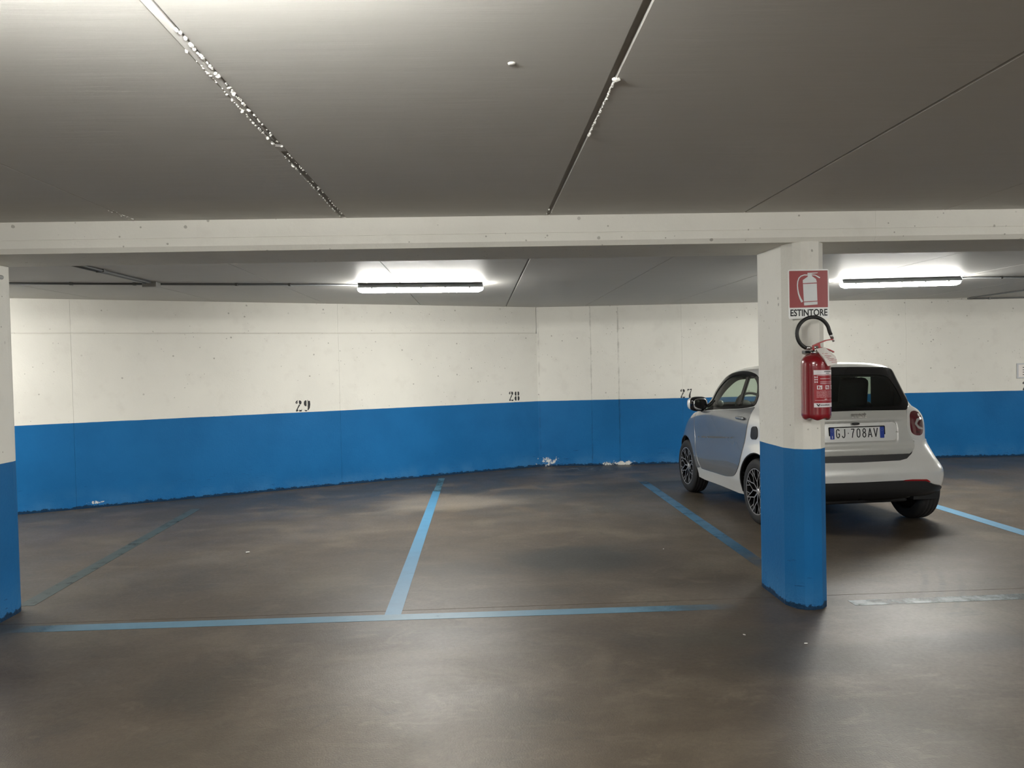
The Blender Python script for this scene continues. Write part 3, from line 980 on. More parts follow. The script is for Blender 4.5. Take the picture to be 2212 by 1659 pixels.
def T(tab, z):
    return np.interp(z, tab[0], tab[1])
def F(p):
    x, y, z = np.abs(p[..., 0]), p[..., 1], p[..., 2]
    w = T(TW, z)
    low = np.clip((.78 - z) / .25, 0, 1); low = low * low * (3 - 2 * low)
    w = w + low * (.008 * np.exp(-((y - .42) / .40) ** 2) + .010 * np.exp(-((y - 2.29) / .36) ** 2) - .012 * np.exp(-((y - 1.35) / .40) ** 2))
    ff = np.clip((y - .55) / 1.1, 0, 1)
    w = w + T(TWF, z) * ff * ff * (3 - 2 * ff)
    yr, yf = T(TYR, z), T(TYF, z)
    yc, hy = (yr + yf) / 2, (yf - yr) / 2
    pp = np.where(y < yc, T(TPR, z), T(TPF, z))
    q = ((x / w) ** pp + (np.abs(y - yc) / hy) ** pp) ** (1 / pp)
    d1 = (q - 1) * .6
    zt = 1.467 - .055 * ((y - .95) / .8) ** 2 * np.where(y > .95, 1.0, .45) - .034 * (x / .5) ** 3
    d2 = z - zt
    k = .05
    hh = np.clip(.5 + .5 * (d1 - d2) / k, 0, 1)
    return d2 + (d1 - d2) * hh + k * hh * (1 - hh)
def solve(o, d, t0, t1, n=34):
    lo = np.full(o.shape[0], t0, float); hi = np.full(o.shape[0], t1, float)
    for _ in range(n):
        m = (lo + hi) / 2
        ins = F(o + d * m[:, None]) < 0
        lo = np.where(ins, m, lo); hi = np.where(ins, hi, m)
    return o + d * lo[:, None]
def grad(p, e=.004):
    g = np.zeros_like(p)
    for i in range(3):
        dp = np.zeros(3); dp[i] = e
        g[:, i] = F(p + dp) - F(p - dp)
    return g / np.maximum(np.linalg.norm(g, axis=1, keepdims=True), 1e-9)
def on_mode(mode, ab):
    ab = np.array(ab, float).reshape(-1, 2)
    n = len(ab); o = np.zeros((n, 3)); d = np.zeros((n, 3))
    if mode in ('L', 'Rt'):
        o[:, 1] = ab[:, 0]; o[:, 2] = ab[:, 1]; d[:, 0] = -1 if mode == 'L' else 1
    elif mode in ('rear', 'front'):
        o[:, 0] = ab[:, 0]; o[:, 2] = ab[:, 1]; o[:, 1] = (T(TYR, ab[:, 1]) + T(TYF, ab[:, 1])) / 2
        d[:, 1] = -1 if mode == 'rear' else 1
    else:
        o[:, 0] = ab[:, 0]; o[:, 1] = ab[:, 1]; o[:, 2] = .7; d[:, 2] = 1
    return solve(o, d, 0, 1.8)
OC = np.array([0, 1.25, .72])
def to_uv(P):
    D = P - OC; D = D / np.linalg.norm(D, axis=1, keepdims=True)
    phi = np.arccos(np.clip(D[:, 2], -1, 1)); az = np.arctan2(D[:, 1], D[:, 0])
    return np.stack([phi * np.cos(az), phi * np.sin(az)], 1)
def from_uv(uv):
    phi = np.linalg.norm(uv, axis=1); az = np.arctan2(uv[:, 1], uv[:, 0])
    D = np.stack([np.sin(phi) * np.cos(az), np.sin(phi) * np.sin(az), np.cos(phi)], 1)
    return solve(np.repeat(OC[None], len(uv), 0), D, 0, 2.6)
def dens(pts, closed, step=.03):
    out = []
    m = len(pts)
    for i in range(m if closed else m - 1):
        a, b = np.array(pts[i], float), np.array(pts[(i + 1) % m], float)
        k = max(1, int(math.ceil(np.linalg.norm(b - a) / step)))
        for j in range(k):
            out.append(tuple(a + (b - a) * j / k))
    if not closed:
        out.append(tuple(pts[-1]))
    return out
def rounded(pts, r):
    """closed 2D polygon with corners rounded by r (one radius or a list)"""
    out = []
    m = len(pts)
    for i in range(m):
        p = Vector(pts[i]); a = Vector(pts[i - 1]) - p; b = Vector(pts[(i + 1) % m]) - p
        ri = r[i] if isinstance(r, (list, tuple)) else r
        ri = min(ri, a.length * .48, b.length * .48)
        p0 = p + a.normalized() * ri; p1 = p + b.normalized() * ri
        for k in range(5):
            t = k / 4
            out.append(tuple(p0 * (1 - t) ** 2 + p * 2 * t * (1 - t) + p1 * t * t))
    return out
def inside(poly, pts):
    poly = np.array(poly); x, y = pts[:, 0], pts[:, 1]
    c = np.zeros(len(pts), bool)
    n = len(poly)
    for i in range(n):
        x1, y1 = poly[i]; x2, y2 = poly[(i + 1) % n]
        if y1 == y2:
            continue
        k = ((y1 > y) != (y2 > y)) & (x < (x2 - x1) * (y - y1) / (y2 - y1) + x1)
        c ^= k
    return c
def outline(segs):
    """segs: list of (mode, pts[, closed]) -> uv polygon"""
    uv = []
    for s in segs:
        mode, pts = s[0], s[1]
        closed = len(segs) == 1
        uv += list(to_uv(on_mode(mode, dens(pts, closed))))
    return np.array(uv)
def panel(name, out, mat, parent, off=0.0, holes=(), step=.028, depth=.012, disp=None, flip=False):
    polys = [np.array(out)] + [np.array(h) for h in holes]
    lo, hi = polys[0].min(0), polys[0].max(0)
    gx, gy = np.meshgrid(np.arange(lo[0], hi[0], step), np.arange(lo[1], hi[1], step))
    gp = np.stack([gx.ravel() + (np.arange(gx.size) // gx.shape[1] % 2) * step * .5, gy.ravel()], 1)
    ok = inside(polys[0], gp)
    for h in polys[1:]:
        ok &= ~inside(h, gp)
    gp = gp[ok]
    B = np.concatenate(polys)
    if len(gp):
        dm = np.full(len(gp), 9.0)
        for b in B:
            dm = np.minimum(dm, np.hypot(gp[:, 0] - b[0], gp[:, 1] - b[1]))
        gp = gp[dm > step * .42]
    allp = np.concatenate([B, gp])
    edges = []
    k = 0
    for p in polys:
        n = len(p)
        edges += [(k + i, k + (i + 1) % n) for i in range(n)]
        k += n
    r = delaunay_2d_cdt([Vector(p) for p in allp.tolist()], edges, [], 0, 1e-7)
    V = np.array([tuple(v) for v in r[0]]); Fs = r[2]
    cen = np.array([V[list(f)].mean(0) for f in Fs])
    ok = inside(polys[0], cen)
    for h in polys[1:]:
        ok &= ~inside(h, cen)
    Fs = [f for f, o in zip(Fs, ok) if o]
    def P(uv):
        p = from_uv(uv); n = grad(p)
        dd = off if disp is None else off + disp(p)
        return p + n * np.reshape(np.broadcast_to(dd, len(p)), (-1, 1)), n
    p3, n0 = P(V)
    if disp is None:
        nn = n0
    else:
        e = .004
        pu, _ = P(V + np.array([e, 0])); pv, _ = P(V + np.array([0, e]))
        nn = np.cross(pu - p3, pv - p3); nn /= np.linalg.norm(nn, axis=1, keepdims=True)
        s = np.sign((nn * n0).sum(1, keepdims=True)); nn *= s
    # face orientation
    fs = []
    for f in Fs:
        a, b, c = p3[f[0]], p3[f[1]], p3[f[2]]
        if np.dot(np.cross(b - a, c - a), n0[f[0]]) < 0:
            f = f[::-1]
        fs.append(tuple(f))
    verts = [tuple(v) for v in p3]; norms = [tuple(v) for v in nn]
    # rim around every boundary edge
    if depth:
        cnt = {}
        for f in fs:
            for i in range(3):
                a, b = f[i], f[(i + 1) % 3]
                cnt[(a, b)] = 1
        bd = [(a, b) for (a, b) in cnt if (b, a) not in cnt]
        mp = {}
        acc = {}
        for a, b in bd:
            t = p3[b] - p3[a]
            o = np.cross(t, n0[a]); o /= max(np.linalg.norm(o), 1e-9)
            acc[a] = acc.get(a, 0) + o; acc[b] = acc.get(b, 0) + o
        for i, o in acc.items():
            o = o / max(np.linalg.norm(o), 1e-9)
            mp[i] = (len(verts), len(verts) + 1)
            verts += [tuple(p3[i]), tuple(p3[i] - n0[i] * depth)]
            norms += [tuple(o * .8 + n0[i] * .6), tuple(o)]
        for a, b in bd:
            fs.append((mp[b][0], mp[a][0], mp[a][1], mp[b][1]))
    me = bpy.data.meshes.new(name)
    me.from_pydata(verts, [], fs)
    me.polygons.foreach_set('use_smooth', [True] * len(me.polygons))
    N = np.array(norms); N /= np.linalg.norm(N, axis=1, keepdims=True)
    me.normals_split_custom_set_from_vertices([tuple(v) for v in N])
    return link(name, me, mat, parent)
def mirror(uv):
    u = np.array(uv).copy(); u[:, 0] *= -1
    return u[::-1]

car = empty('car', (3.333, 6.555, 0), .068)
tag(car, 'small silver two-door hatchback parked in bay 27 behind the pillar', 'car')
YR, YF, RA = .42, 2.293, .352
def archpts(yc, r, zb, n=22, cz=.30):
    a0 = math.asin((zb - cz) / r)
    return [(yc + r * math.cos(PI - a0 - (PI - 2 * a0) * k / n), cz + r * math.sin(PI - a0 - (PI - 2 * a0) * k / n)) for k in range(n + 1)]
ZB = .218
# --- shell outline (left side then front, right, rear)
rear_a = archpts(YR, RA, ZB); front_a = archpts(YF, RA, ZB)
left = rear_a + [(.9, ZB - .01), (1.8, ZB - .01)] + front_a
frontp = [(-.50, .22), (.50, .22)]
shell_uv = outline([('L', left), ('front', frontp), ('Rt', left[::-1]), ('rear', [(.56, .24), (-.56, .24)])])
win = rounded([(1.80, .955), (1.66, 1.12), (1.52, 1.25), (1.33, 1.352), (1.105, 1.391), (.888, 1.386), (.725, 1.360), (.635, 1.30), (.610, 1.18), (.640, 1.065), (.872, 1.031), (1.20, 1.009), (1.60, .977)],
              [.02, .1, .1, .1, .1, .1, .08, .06, .06, .04, .1, .1, .1])
winin = rounded([(1.66, 1.000), (1.585, 1.10), (1.455, 1.215), (1.29, 1.315), (1.09, 1.355), (.89, 1.352), (.755, 1.330), (.675, 1.27), (.652, 1.17), (.680, 1.088), (.88, 1.055), (1.20, 1.033), (1.50, 1.010)],
                [.03, .1, .1, .1, .1, .1, .07, .05, .05, .04, .1, .1, .1])
winL, winR = outline([('L', win)]), outline([('Rt', win)])
winLi, winRi = outline([('L', winin)]), outline([('Rt', winin)])
hatch = rounded([(-.512, 1.022), (-.578, 1.08), (-.617, 1.15), (-.605, 1.277), (-.584, 1.375), (-.50, 1.402), (0, 1.416), (.50, 1.402), (.584, 1.375), (.605, 1.277), (.617, 1.15), (.578, 1.08), (.512, 1.022), (0, 1.030)], [.02, .05, .05, .05, .04, .05, .2, .05, .04, .05, .05, .05, .02, .2])
hatchin = rounded([(-.455, 1.056), (-.502, 1.10), (-.497, 1.21), (-.462, 1.312), (-.40, 1.334), (0, 1.345), (.40, 1.334), (.462, 1.312), (.497, 1.21), (.502, 1.10), (.455, 1.056), (0, 1.050)], [.03, .04, .1, .04, .05, .2, .05, .04, .1, .04, .03, .2])
hU, hUi = outline([('rear', hatch)]), outline([('rear', hatchin)])
ws = rounded([(-.655, 1.00), (-.60, 1.20), (-.53, 1.345), (0, 1.385), (.53, 1.345), (.60, 1.20), (.655, 1.00), (.35, .985), (-.35, .985)], .04)
wsi = rounded([(-.60, 1.035), (-.56, 1.19), (-.49, 1.315), (0, 1.35), (.49, 1.315), (.56, 1.19), (.60, 1.035), (0, 1.03)], .05)
wU, wUi = outline([('front', ws)]), outline([('front', wsi)])
panel('body_shell', shell_uv, M_body, car, -.004, [winLi, winRi, hUi, wUi], step=.03, depth=0)
lin = panel('cabin_lining', shell_uv, M_in, car, -.030, [winLi, winRi, hUi, wUi], step=.05, depth=0)
# --- glazing
for u, ui, md in ((winL, winLi, 'left'), (winR, winRi, 'right')):
    panel('window_frame', u, M_gloss, car, .0015, [ui], step=.03, depth=.008)
    panel('door_glass', ui, M_glass_s, car, -.006, step=.05, depth=0)
dv = outline([('L', [(.905, 1.375), (.860, 1.375), (.950, 1.030), (1.000, 1.025)])])
for u in (dv, mirror(dv)):
    panel('window_divider', u, M_gloss, car, -.003, step=.03, depth=.02)
panel('hatch_surround', hU, M_gloss, car, .003, [hUi], step=.03, depth=.01)
panel('rear_window', hUi, M_glass_r, car, .0005, step=.05, depth=0)
panel('windscreen_surround', wU, M_gloss, car, .0005, [wUi], step=.03, depth=.006)
panel('windscreen', wUi, M_glass_w, car, -.004, step=.05, depth=0)
# --- doors
door = rounded([(1.93, .948), (1.968, .86), (1.972, .757), (1.950, .607), (1.885, .44), (1.80, .330), (1.533, .333), (1.132, .339), (.895, .375), (.765, .489), (.700, .676), (.652, .879), (.628, .971), (.632, 1.058), (.872, 1.024), (1.20, 1.002), (1.60, .970)],
               [.01, .05, .1, .1, .1, .03, .1, .1, .1, .1, .1, .1, .05, .01, .1, .1, .1])
def door_disp(p):
    y, z = p[:, 1], p[:, 2]
    line = .0014 * np.tanh((z - .722 + .08 * (y - 1.25)) / .004) * np.clip((1.93 - y) / .1, 0, 1) * np.clip((y - .82) / .1, 0, 1)
    scoop = -.0015 * np.exp(-((z - .45 - .05 * (y - 1.2)) / .075) ** 2) * np.clip((1.85 - y) / .3, 0, 1) * np.clip((y - .75) / .3, 0, 1)
    return line + scoop
dL = outline([('L', door)])
for u, sd in ((dL, -1), (mirror(dL), 1)):
    d_ = panel('door', u, M_panel, car, .002, step=.016, disp=door_disp)
# --- front fenders
fen = [(1.945, .940), (1.982, .86), (1.986, .757), (1.964, .607), (1.90, .44), (1.835, .345), (1.90, .330)] + [p for p in archpts(YF, RA + .0, .335)] + [(2.62, .345), (2.60, .50), (2.55, .66), (2.46, .77), (2.25, .875), (2.1, .915)]
fL = outline([('L', fen)])
for u in (fL, mirror(fL)):
    panel('front_fender', u, M_panel, car, .002, step=.022)
bon = outline([('top', rounded([(-.62, 2.06), (-.60, 2.30), (-.5, 2.46), (0, 2.55), (.5, 2.46), (.60, 2.30), (.62, 2.06), (0, 2.10)], .05))])
panel('bonnet', bon, M_panel, car, .003, step=.03)
fb = outline([('front', rounded([(-.58, .30), (-.60, .52), (-.55, .62), (.55, .62), (.60, .52), (.58, .30)], .04))])
panel('front_bumper', fb, M_panel, car, .006, step=.03)
gr = outline([('front', rounded([(-.40, .34), (-.44, .44), (.44, .44), (.40, .34)], .03))])
panel('radiator_grille', gr, M_trim, car, .009, step=.03)
hl = outline([('front', rounded([(.44, .66), (.42, .74), (.50, .78), (.60, .74), (.62, .68), (.56, .64)], .03))])
for u in (hl, mirror(hl)):
    panel('headlight', u, M_amber, car, .006, step=.02)
# --- tailgate with number plate recess
tg_o = rounded([(-.496, 1.016), (-.466, .905), (-.473, .826), (-.489, .778), (-.521, .755), (-.513, .694), (-.478, .648), (-.41, .608), (0, .598), (.41, .608), (.478, .648), (.513, .694), (.521, .755), (.489, .778), (.473, .826), (.466, .905), (.496, 1.016), (0, 1.025)],
               [.02, .05, .03, .02, .02, .03, .04, .05, .1, .05, .04, .03, .02, .02, .03, .05, .02, .1])
def sst(t):
    t = np.clip(t, 0, 1)
    return t * t * (3 - 2 * t)
def tail_disp(p):
    x, z = np.abs(p[:, 0]), p[:, 2]
    # rounded recess, sharper at its upper lip
    cxr, r = .374, .045
    dx = x - (cxr - r); zc_, hz = .838, .094
    dz = np.abs(z - zc_) - (hz - r)
    sd = np.hypot(np.maximum(dx, 0), np.maximum(dz, 0)) + np.minimum(np.maximum(dx, dz), 0) - r
    wdt = np.where(z > zc_, .018, .04)
    rec = -.024 * sst(-sd / wdt)
    roll = .012 * np.exp(-((z - .950) / .018) ** 2) * sst((.46 - x) / .1)
    low = -.022 * sst((.655 - z) / .035) + .015 * np.exp(-((z - .690) / .035) ** 2)
    return rec + roll + low
tU = outline([('rear', tg_o)])
tgate = panel('tailgate', tU, M_tail, car, .006, step=.0095, disp=tail_disp, depth=.02)
# emblem lettering
me = text_mesh('smart', .064, .002, .95, .0030)
TXT = np.array([tuple(v.co) for v in me.vertices])
b3 = on_mode('rear', np.stack([TXT[:, 0] + .022, TXT[:, 1] + .985], 1))
n3 = grad(b3)
for v, b_, n_, t_ in zip(me.vertices, b3, n3, TXT):
    v.co = Vector(b_ + n_ * (.012 + t_[2] * 1.0))
link('emblem_lettering', me, M_chrome, tgate)
# --- black strip for the shade and dark reflection between tailgate and bumper
slt = outline([('rear', rounded([(-.530, .752), (-.525, .69), (-.49, .62), (-.43, .575), (0, .565), (.43, .575), (.49, .62), (.525, .69), (.530, .752), (.50, .752), (.46, .67), (0, .64), (-.46, .67), (-.50, .752)], .01))])
panel('tailgate_gap_shade', slt, M_trim, car, .0005, step=.03, depth=.0)
# --- bumper
rb = [('rear', [(-.655, .378), (-.569, .414), (-.38, .419), (0, .416), (.38, .419), (.569, .414), (.655, .378), (.72, .365)]),
      ('Rt', [(.16, .350)] + [p for p in archpts(YR, RA, .33)][2:-9] + [(.52, .70), (.40, .735), (.30, .750)]),
      ('rear', [(.690, .753), (.642, .751), (.555, .754), (.527, .745), (.518, .694), (.484, .640), (.43, .600), (.36, .586), (0, .581), (-.36, .586), (-.43, .600), (-.484, .640), (-.518, .694), (-.527, .745), (-.555, .754), (-.642, .751), (-.690, .753)])]
lft = [(.16, .350)] + [p for p in archpts(YR, RA, .33)][2:-9] + [(.52, .70), (.40, .735), (.30, .750)]
rb.append(('L', lft[::-1]))
rb.append(('rear', [(-.72, .365)]))
def bump_disp(p):
    x, y, z = np.abs(p[:, 0]), p[:, 1], p[:, 2]
    up = sst((.600 - z) / .13)
    rr = sst((.35 - y) / .25)
    return (.030 * up * rr) * sst((z - .30) / .06) 
def uv_of(segs):
    uv = []
    for mode, pts in segs:
        pts = dens(pts, False) if len(pts) > 1 else pts
        uv += list(to_uv(on_mode(mode, pts)))
    return np.array(uv)
panel('rear_bumper', uv_of(rb), M_body, car, .004, step=.014, disp=bump_disp, depth=.03)
# lower black valance
va = [('rear', [(-.72, .361), (-.655, .373), (-.569, .409), (-.38, .414), (0, .411), (.38, .414), (.569, .409), (.655, .373), (.72, .361)]), ('Rt', [(.16, .340), (.13, .30)]),
      ('rear', [(.64, .270), (.473, .280), (.31, .236), (.13, .233), (.05, .252), (-.30, .256), (-.473, .275), (-.64, .265)]), ('L', [(.13, .30), (.16, .340)])]
def val_disp(p):
    x, y, z = np.abs(p[:, 0]), p[:, 1], p[:, 2]
    return .034 * sst((z - .22) / .12) * sst((.35 - y) / .25) + .004
panel('rear_valance', uv_of(va), M_trim, car, .004, step=.02, disp=val_disp, depth=.03)
rf = outline([('rear', rounded([(.375, .400), (.540, .394), (.618, .398), (.585, .420), (.448, .424), (.370, .421)], .008))])
for u in (rf, mirror(rf)):
    panel('rear_reflector', u, M_refl, car, .040, step=.02, depth=.02)
# --- tail lights
ring = rounded([(.501, 1.017), (.560, 1.066), (.613, 1.040), (.685, 1.004), (.700, .955), (.685, .871), (.665, .80), (.655, .755), (.555, .759), (.496, .778), (.478, .826), (.470, .905)], [.01, .03, .05, .05, .05, .05, .04, .03, .03, .02, .03, .05])
lens = rounded([(.509, .973), (.535, 1.002), (.599, 1.012), (.650, .985), (.662, .937), (.652, .873), (.640, .815), (.603, .792), (.536, .798), (.499, .825), (.493, .881)], [.02, .02, .03, .04, .04, .03, .03, .03, .03, .02, .03])
cst = rounded([(.648, .950), (.580, .942), (.548, .897), (.580, .855), (.638, .842), (.640, .858), (.598, .870), (.572, .898), (.600, .925), (.655, .933)], .010)
inn = rounded([(.652, .924), (.612, .915), (.588, .898), (.610, .880), (.642, .868)], .008)
dot = rounded([(.612, .985), (.635, .978), (.630, .956), (.606, .962)], .006)
rg, ln, cs, ic, dt = [outline([('rear', k)]) for k in (ring, lens, cst, inn, dot)]
lw = outline([('rear', rounded([(.555, .838), (.605, .834), (.600, .812), (.555, .818)], .008))])
for f_ in (lambda u: u, mirror):
    panel('light_surround', f_(rg), M_body, car, .006, [f_(ln)[::-1]], step=.02, depth=.02, disp=lambda p: np.zeros(len(p)))
    tlh = panel('tail_light', f_(ln), M_lens, car, .004, step=.012, depth=.02)
    panel('clear_strip', f_(cs), M_lensg, tlh, .0052, step=.008, depth=.003)
    panel('dark_segment', f_(ic), M_lensd, tlh, .0062, step=.006, depth=.002)
    panel('bulb_lens', f_(dt), M_platew, tlh, .0062, step=.006, depth=.002)
    panel('dark_segment', f_(lw), M_lensd, tlh, .0052, step=.008, depth=.002)
# --- side air vents
vt = outline([('L', rounded([(.562, .866), (.535, .884), (.47, .890), (.445, .86), (.440, .80), (.465, .770), (.540, .764), (.570, .785)], .02))])
for u in (vt, mirror(vt)):
    v_ = panel('air_vent', u, M_trim, car, .003, step=.015)
# door mirror
def blob(name, c, r, mat, parent, e=2.6, n=20, rot=None):
    bm = bmesh.new()
    bmesh.ops.create_uvsphere(bm, u_segments=n, v_segments=n // 2, radius=1)
    for v in bm.verts:
        s = [math.copysign(abs(k) ** (2 / e), k) for k in v.co]
        v.co = Vector([s[i] * r[i] for i in range(3)])
    m = Matrix.Translation(c) @ (rot or Matrix.Identity(4))
    bmesh.ops.transform(bm, matrix=m, verts=bm.verts)
    return bm_obj(name, bm, mat, parent, True)
for s in (-1, 1):
    rt = Matrix.Rotation(-s * .18, 4, 'Z')
    mr = blob('door_mirror', (s * .835, 1.79, 1.035), (.100, .062, .080), M_gloss, car, 3.0, 24, rt)
    blob('mirror_glass', (s * .832, 1.727, 1.035), (.085, .006, .060), M_chrome, mr, 3.2, 20, rt)
    blob('mirror_cap', (s * .853, 1.817, 1.037), (.098, .045, .072), M_body, mr, 2.8, 20, rt)
    bm = bmesh.new()
    prism(bm, [(s * .70, 1.72, .975), (s * .70, 1.80, .965), (s * .82, 1.79, .985), (s * .82, 1.73, .99)], (0, 0, .035))
    bm_obj('mirror_foot', bm, M_trim, mr)
# --- door handles
for s in (-1, 1):
    b = on_mode('L' if s < 0 else 'Rt', [(.80, .945)])[0]
    blob('door_handle', (b[0] + s * .010, .80, .945), (.016, .095, .017), M_panel, car, 3.0, 16)
# --- plate
pb = on_mode('rear', [(0, .84)])[0]
PLW, PLH = .262, .064
bm = bmesh.new()
P = rrect(-PLW, -PLH, PLW, PLH, .010)
prism(bm, [(x, 0, z) for x, z in P], (0, -.014, 0))
plate = bm_obj('number_plate', bm, M_gloss, car)
plate.location = (-.006, pb[1] + .016, .829)
plate.rotation_euler = (-.06, 0, 0)
plate['label'] = 'white number plate in black holder with blue ends'
bm = bmesh.new(); prism(bm, [(x, -.0138, z) for x, z in rrect(-.250, -.044, .250, .055, .004)], (0, -.0012, 0))
bm_obj('plate_sheet', bm, M_platew, plate)
bm = bmesh.new()
for s in (-1, 1):
    prism(bm, [(x, -.0148, z) for x, z in rrect(min(s * .252, s * .212), -.044, max(s * .252, s * .212), .055, .004)], (0, -.0008, 0))
bm_obj('blue_band', bm, M_plateb, plate)
PF = {
    'G': [arc(.5, .68, .34, .26, 20, 180, 7) + arc(.5, .32, .34, .26, 180, 350, 7) + [(.84, .46)], [(.90, .46), (.54, .46)]],
    'J': [[(.74, .96), (.74, .34)] + arc(.44, .32, .30, .26, 0, -165, 7)],
    '7': [[(.12, .93), (.90, .93)], [(.84, .92), (.52, .50), (.36, .02)]],
    '0': [arc(.5, .68, .33, .26, 0, 180, 8) + arc(.5, .32, .33, .26, 180, 360, 8) + [(.83, .68)]],
    '8': [arc(.5, .74, .29, .20, 0, 360, 12), arc(.5, .29, .34, .24, 0, 360, 12)],
    'A': [[(.08, .02), (.50, .96)], [(.50, .96), (.92, .02)], [(.24, .30), (.76, .30)]],
    'V': [[(.08, .98), (.50, .05)], [(.50, .05), (.92, .98)]],
    '.': [[(.30, .50), (.70, .50)]],
}
bm = bmesh.new()
x = -.199
for ch_ in 'GJ.708AV':
    w_ = .018 if ch_ == '.' else .040
    for st_ in PF[ch_]:
        ribbon(bm, [(x + p[0] * w_, -.036 + p[1] * .083) for p in st_], .0092 if ch_ != '.' else .009, -.0151, .0007)
    x += w_ + .0136 if ch_ != '.' else w_ + .012
bm_obj('plate_lettering', bm, M_black, plate)
me = text_mesh('I', .03, .0004, 1.0, .0012)
for v in me.vertices:
    v.co = Vector((v.co.x - .232, -.0160 - v.co.z, v.co.y - .026))
link('country_letter', me, M_platew, plate)
bm = bmesh.new()
for k in range(10):
    a = 2 * PI * k / 10
    for cxx, czz, rad in ((.232, .030, .011),):
        box(bm, (cxx + rad * math.cos(a) - .0012, -.0162, czz + rad * math.sin(a) - .0012), (cxx + rad * math.cos(a) + .0012, -.0156, czz + rad * math.sin(a) + .0012))
        box(bm, (-cxx + rad * math.cos(a) - .0012, -.0162, czz + rad * math.sin(a) - .0012), (-cxx + rad * math.cos(a) + .0012, -.0156, czz + rad * math.sin(a) + .0012))
bm_obj('ring_of_stars', bm, plain('star_print', (.25, .35, .55), .4), plate)
bm = bmesh.new()
x = -.07
while x < .07:
    box(bm, (x, -.0146, -.0605), (x + .0045, -.0138, -.0555)); x += .0062
bm_obj('holder_print', bm, M_lensg, plate)
# tailgate handle / camera under the lip
blob('tailgate_button', (-.02, pb[1] - .002, .917), (.035, .012, .010), M_trim, car, 3, 14)
# --- wheels
def wheel(x, y, s, src=None):
    loc = (x, y, .300)
    if src:
        c = src.copy(); COL.objects.link(c); c.parent = car
        c.location = loc; c.rotation_euler = (0, 0, 0 if s > 0 else PI)
        for ch in src.children:
            d = ch.copy(); COL.objects.link(d); d.parent = c
        return c
    # modelled with its outer face towards +X
    bm = bmesh.new()
    prof = [(.212, -.085), (.222, -.088), (.250, -.090), (.275, -.086), (.290, -.074)]
    for gx_ in (-.050, -.018, .018, .050):
        prof += [(.2985, gx_ - .006), (.2925, gx_ - .004), (.2925, gx_ + .004), (.2985, gx_ + .006)]
    prof += [(.290, .074), (.275, .086), (.250, .090), (.222, .088), (.212, .085), (.212, -.085)]
    lathe(bm, prof, 72, 'X')
    o = bm_obj('wheel', bm, M_tyre, car)
    o.location = loc; o.rotation_euler = (0, 0, 0 if s > 0 else PI)
    bm = bmesh.new()
    lathe(bm, [(.213, .083), (.211, .087), (.204, .086), (.200, .076), (.196, .03), (.192, -.08), (.05, -.06), (.001, -.06)], 60, 'X')
    bm_obj('rim', bm, M_rimk, o)
    bm = bmesh.new()
    for k in range(60):
        a0, a1 = 2 * PI * k / 60, 2 * PI * (k + 1) / 60
        prism(bm, [(.0862, math.cos(a0) * .203, math.sin(a0) * .203), (.0862, math.cos(a0) * .2105, math.sin(a0) * .2105), (.0862, math.cos(a1) * .2105, math.sin(a1) * .2105), (.0862, math.cos(a1) * .203, math.sin(a1) * .203)], (.0012, 0, 0))
    bm_obj('rim_edge', bm, M_rims, o)
    bm = bmesh.new()
    lathe(bm, [(.001, .072), (.024, .072), (.028, .068), (.034, .058), (.034, -.05), (.001, -.05)], 24, 'X')
    bm_obj('hub_cap', bm, M_rims, o)
    for k in range(5):
        a = 2 * PI * (k + .5) / 5
        bm = bmesh.new(); tube(bm, [(.050, .044 * math.cos(a), .044 * math.sin(a)), (.066, .044 * math.cos(a), .044 * math.sin(a))], .006, 6)
        bm_obj('wheel_bolt', bm, M_steel, o)
    # one Y spoke: stem, fork and small cross arms
    def bar(bm, p, q_, w0, w1, x0, x1, xi=.030):
        p, q_ = Vector(p), Vector(q_)
        d = (q_ - p).normalized(); n = Vector((-d.y, d.x))
        A = [p + n * w0 / 2, q_ + n * w1 / 2, q_ - n * w1 / 2, p - n * w0 / 2]
        top = [bm.verts.new((x, v.x, v.y)) for v, x in zip(A, (x0, x1, x1, x0))]
        B = [p + n * w0 * .75, q_ + n * w1 * .75, q_ - n * w1 * .75, p - n * w0 * .75]
        bot = [bm.verts.new((xi, v.x, v.y)) for v in B]
        f = bm.faces.new(top); f.material_index = 0
        bm.faces.new(bot[::-1]).material_index = 1
        for i in range(4):
            bm.faces.new((top[i], top[(i + 1) % 4], bot[(i + 1) % 4], bot[i])).material_index = 1
    bm = bmesh.new()
    P0, P1 = (.028, 0), (.088, 0)
    bar(bm, P0, P1, .015, .011, .066, .074)
    th = 2 * PI / 16
    for sg_ in (-1, 1):
        m1 = (.142 * math.cos(th * .72), sg_ * .142 * math.sin(th * .72))
        e1 = (.2045 * math.cos(th * .98), sg_ * .2045 * math.sin(th * .98))
        e2 = (.2045 * math.cos(th * .36), sg_ * .2045 * math.sin(th * .36))
        bar(bm, P1, m1, .009, .008, .074, .080)
        bar(bm, m1, e1, .008, .007, .080, .085)
        bar(bm, m1, e2, .007, .006, .080, .085)
    bmesh.ops.recalc_face_normals(bm, faces=bm.faces)
    sp = bm_obj('spoke', bm, [M_rims, M_rimk], o)
    for k in range(1, 8):
        d = sp.copy(); COL.objects.link(d); d.parent = o; d.rotation_euler = (2 * PI * k / 8, 0, 0)
    return o
w0 = wheel(-.716, YR, -1)
wheel(-.716, YF, -1, w0)
wheel(.716, YR, 1, w0)
wheel(.716, YF, 1, w0)
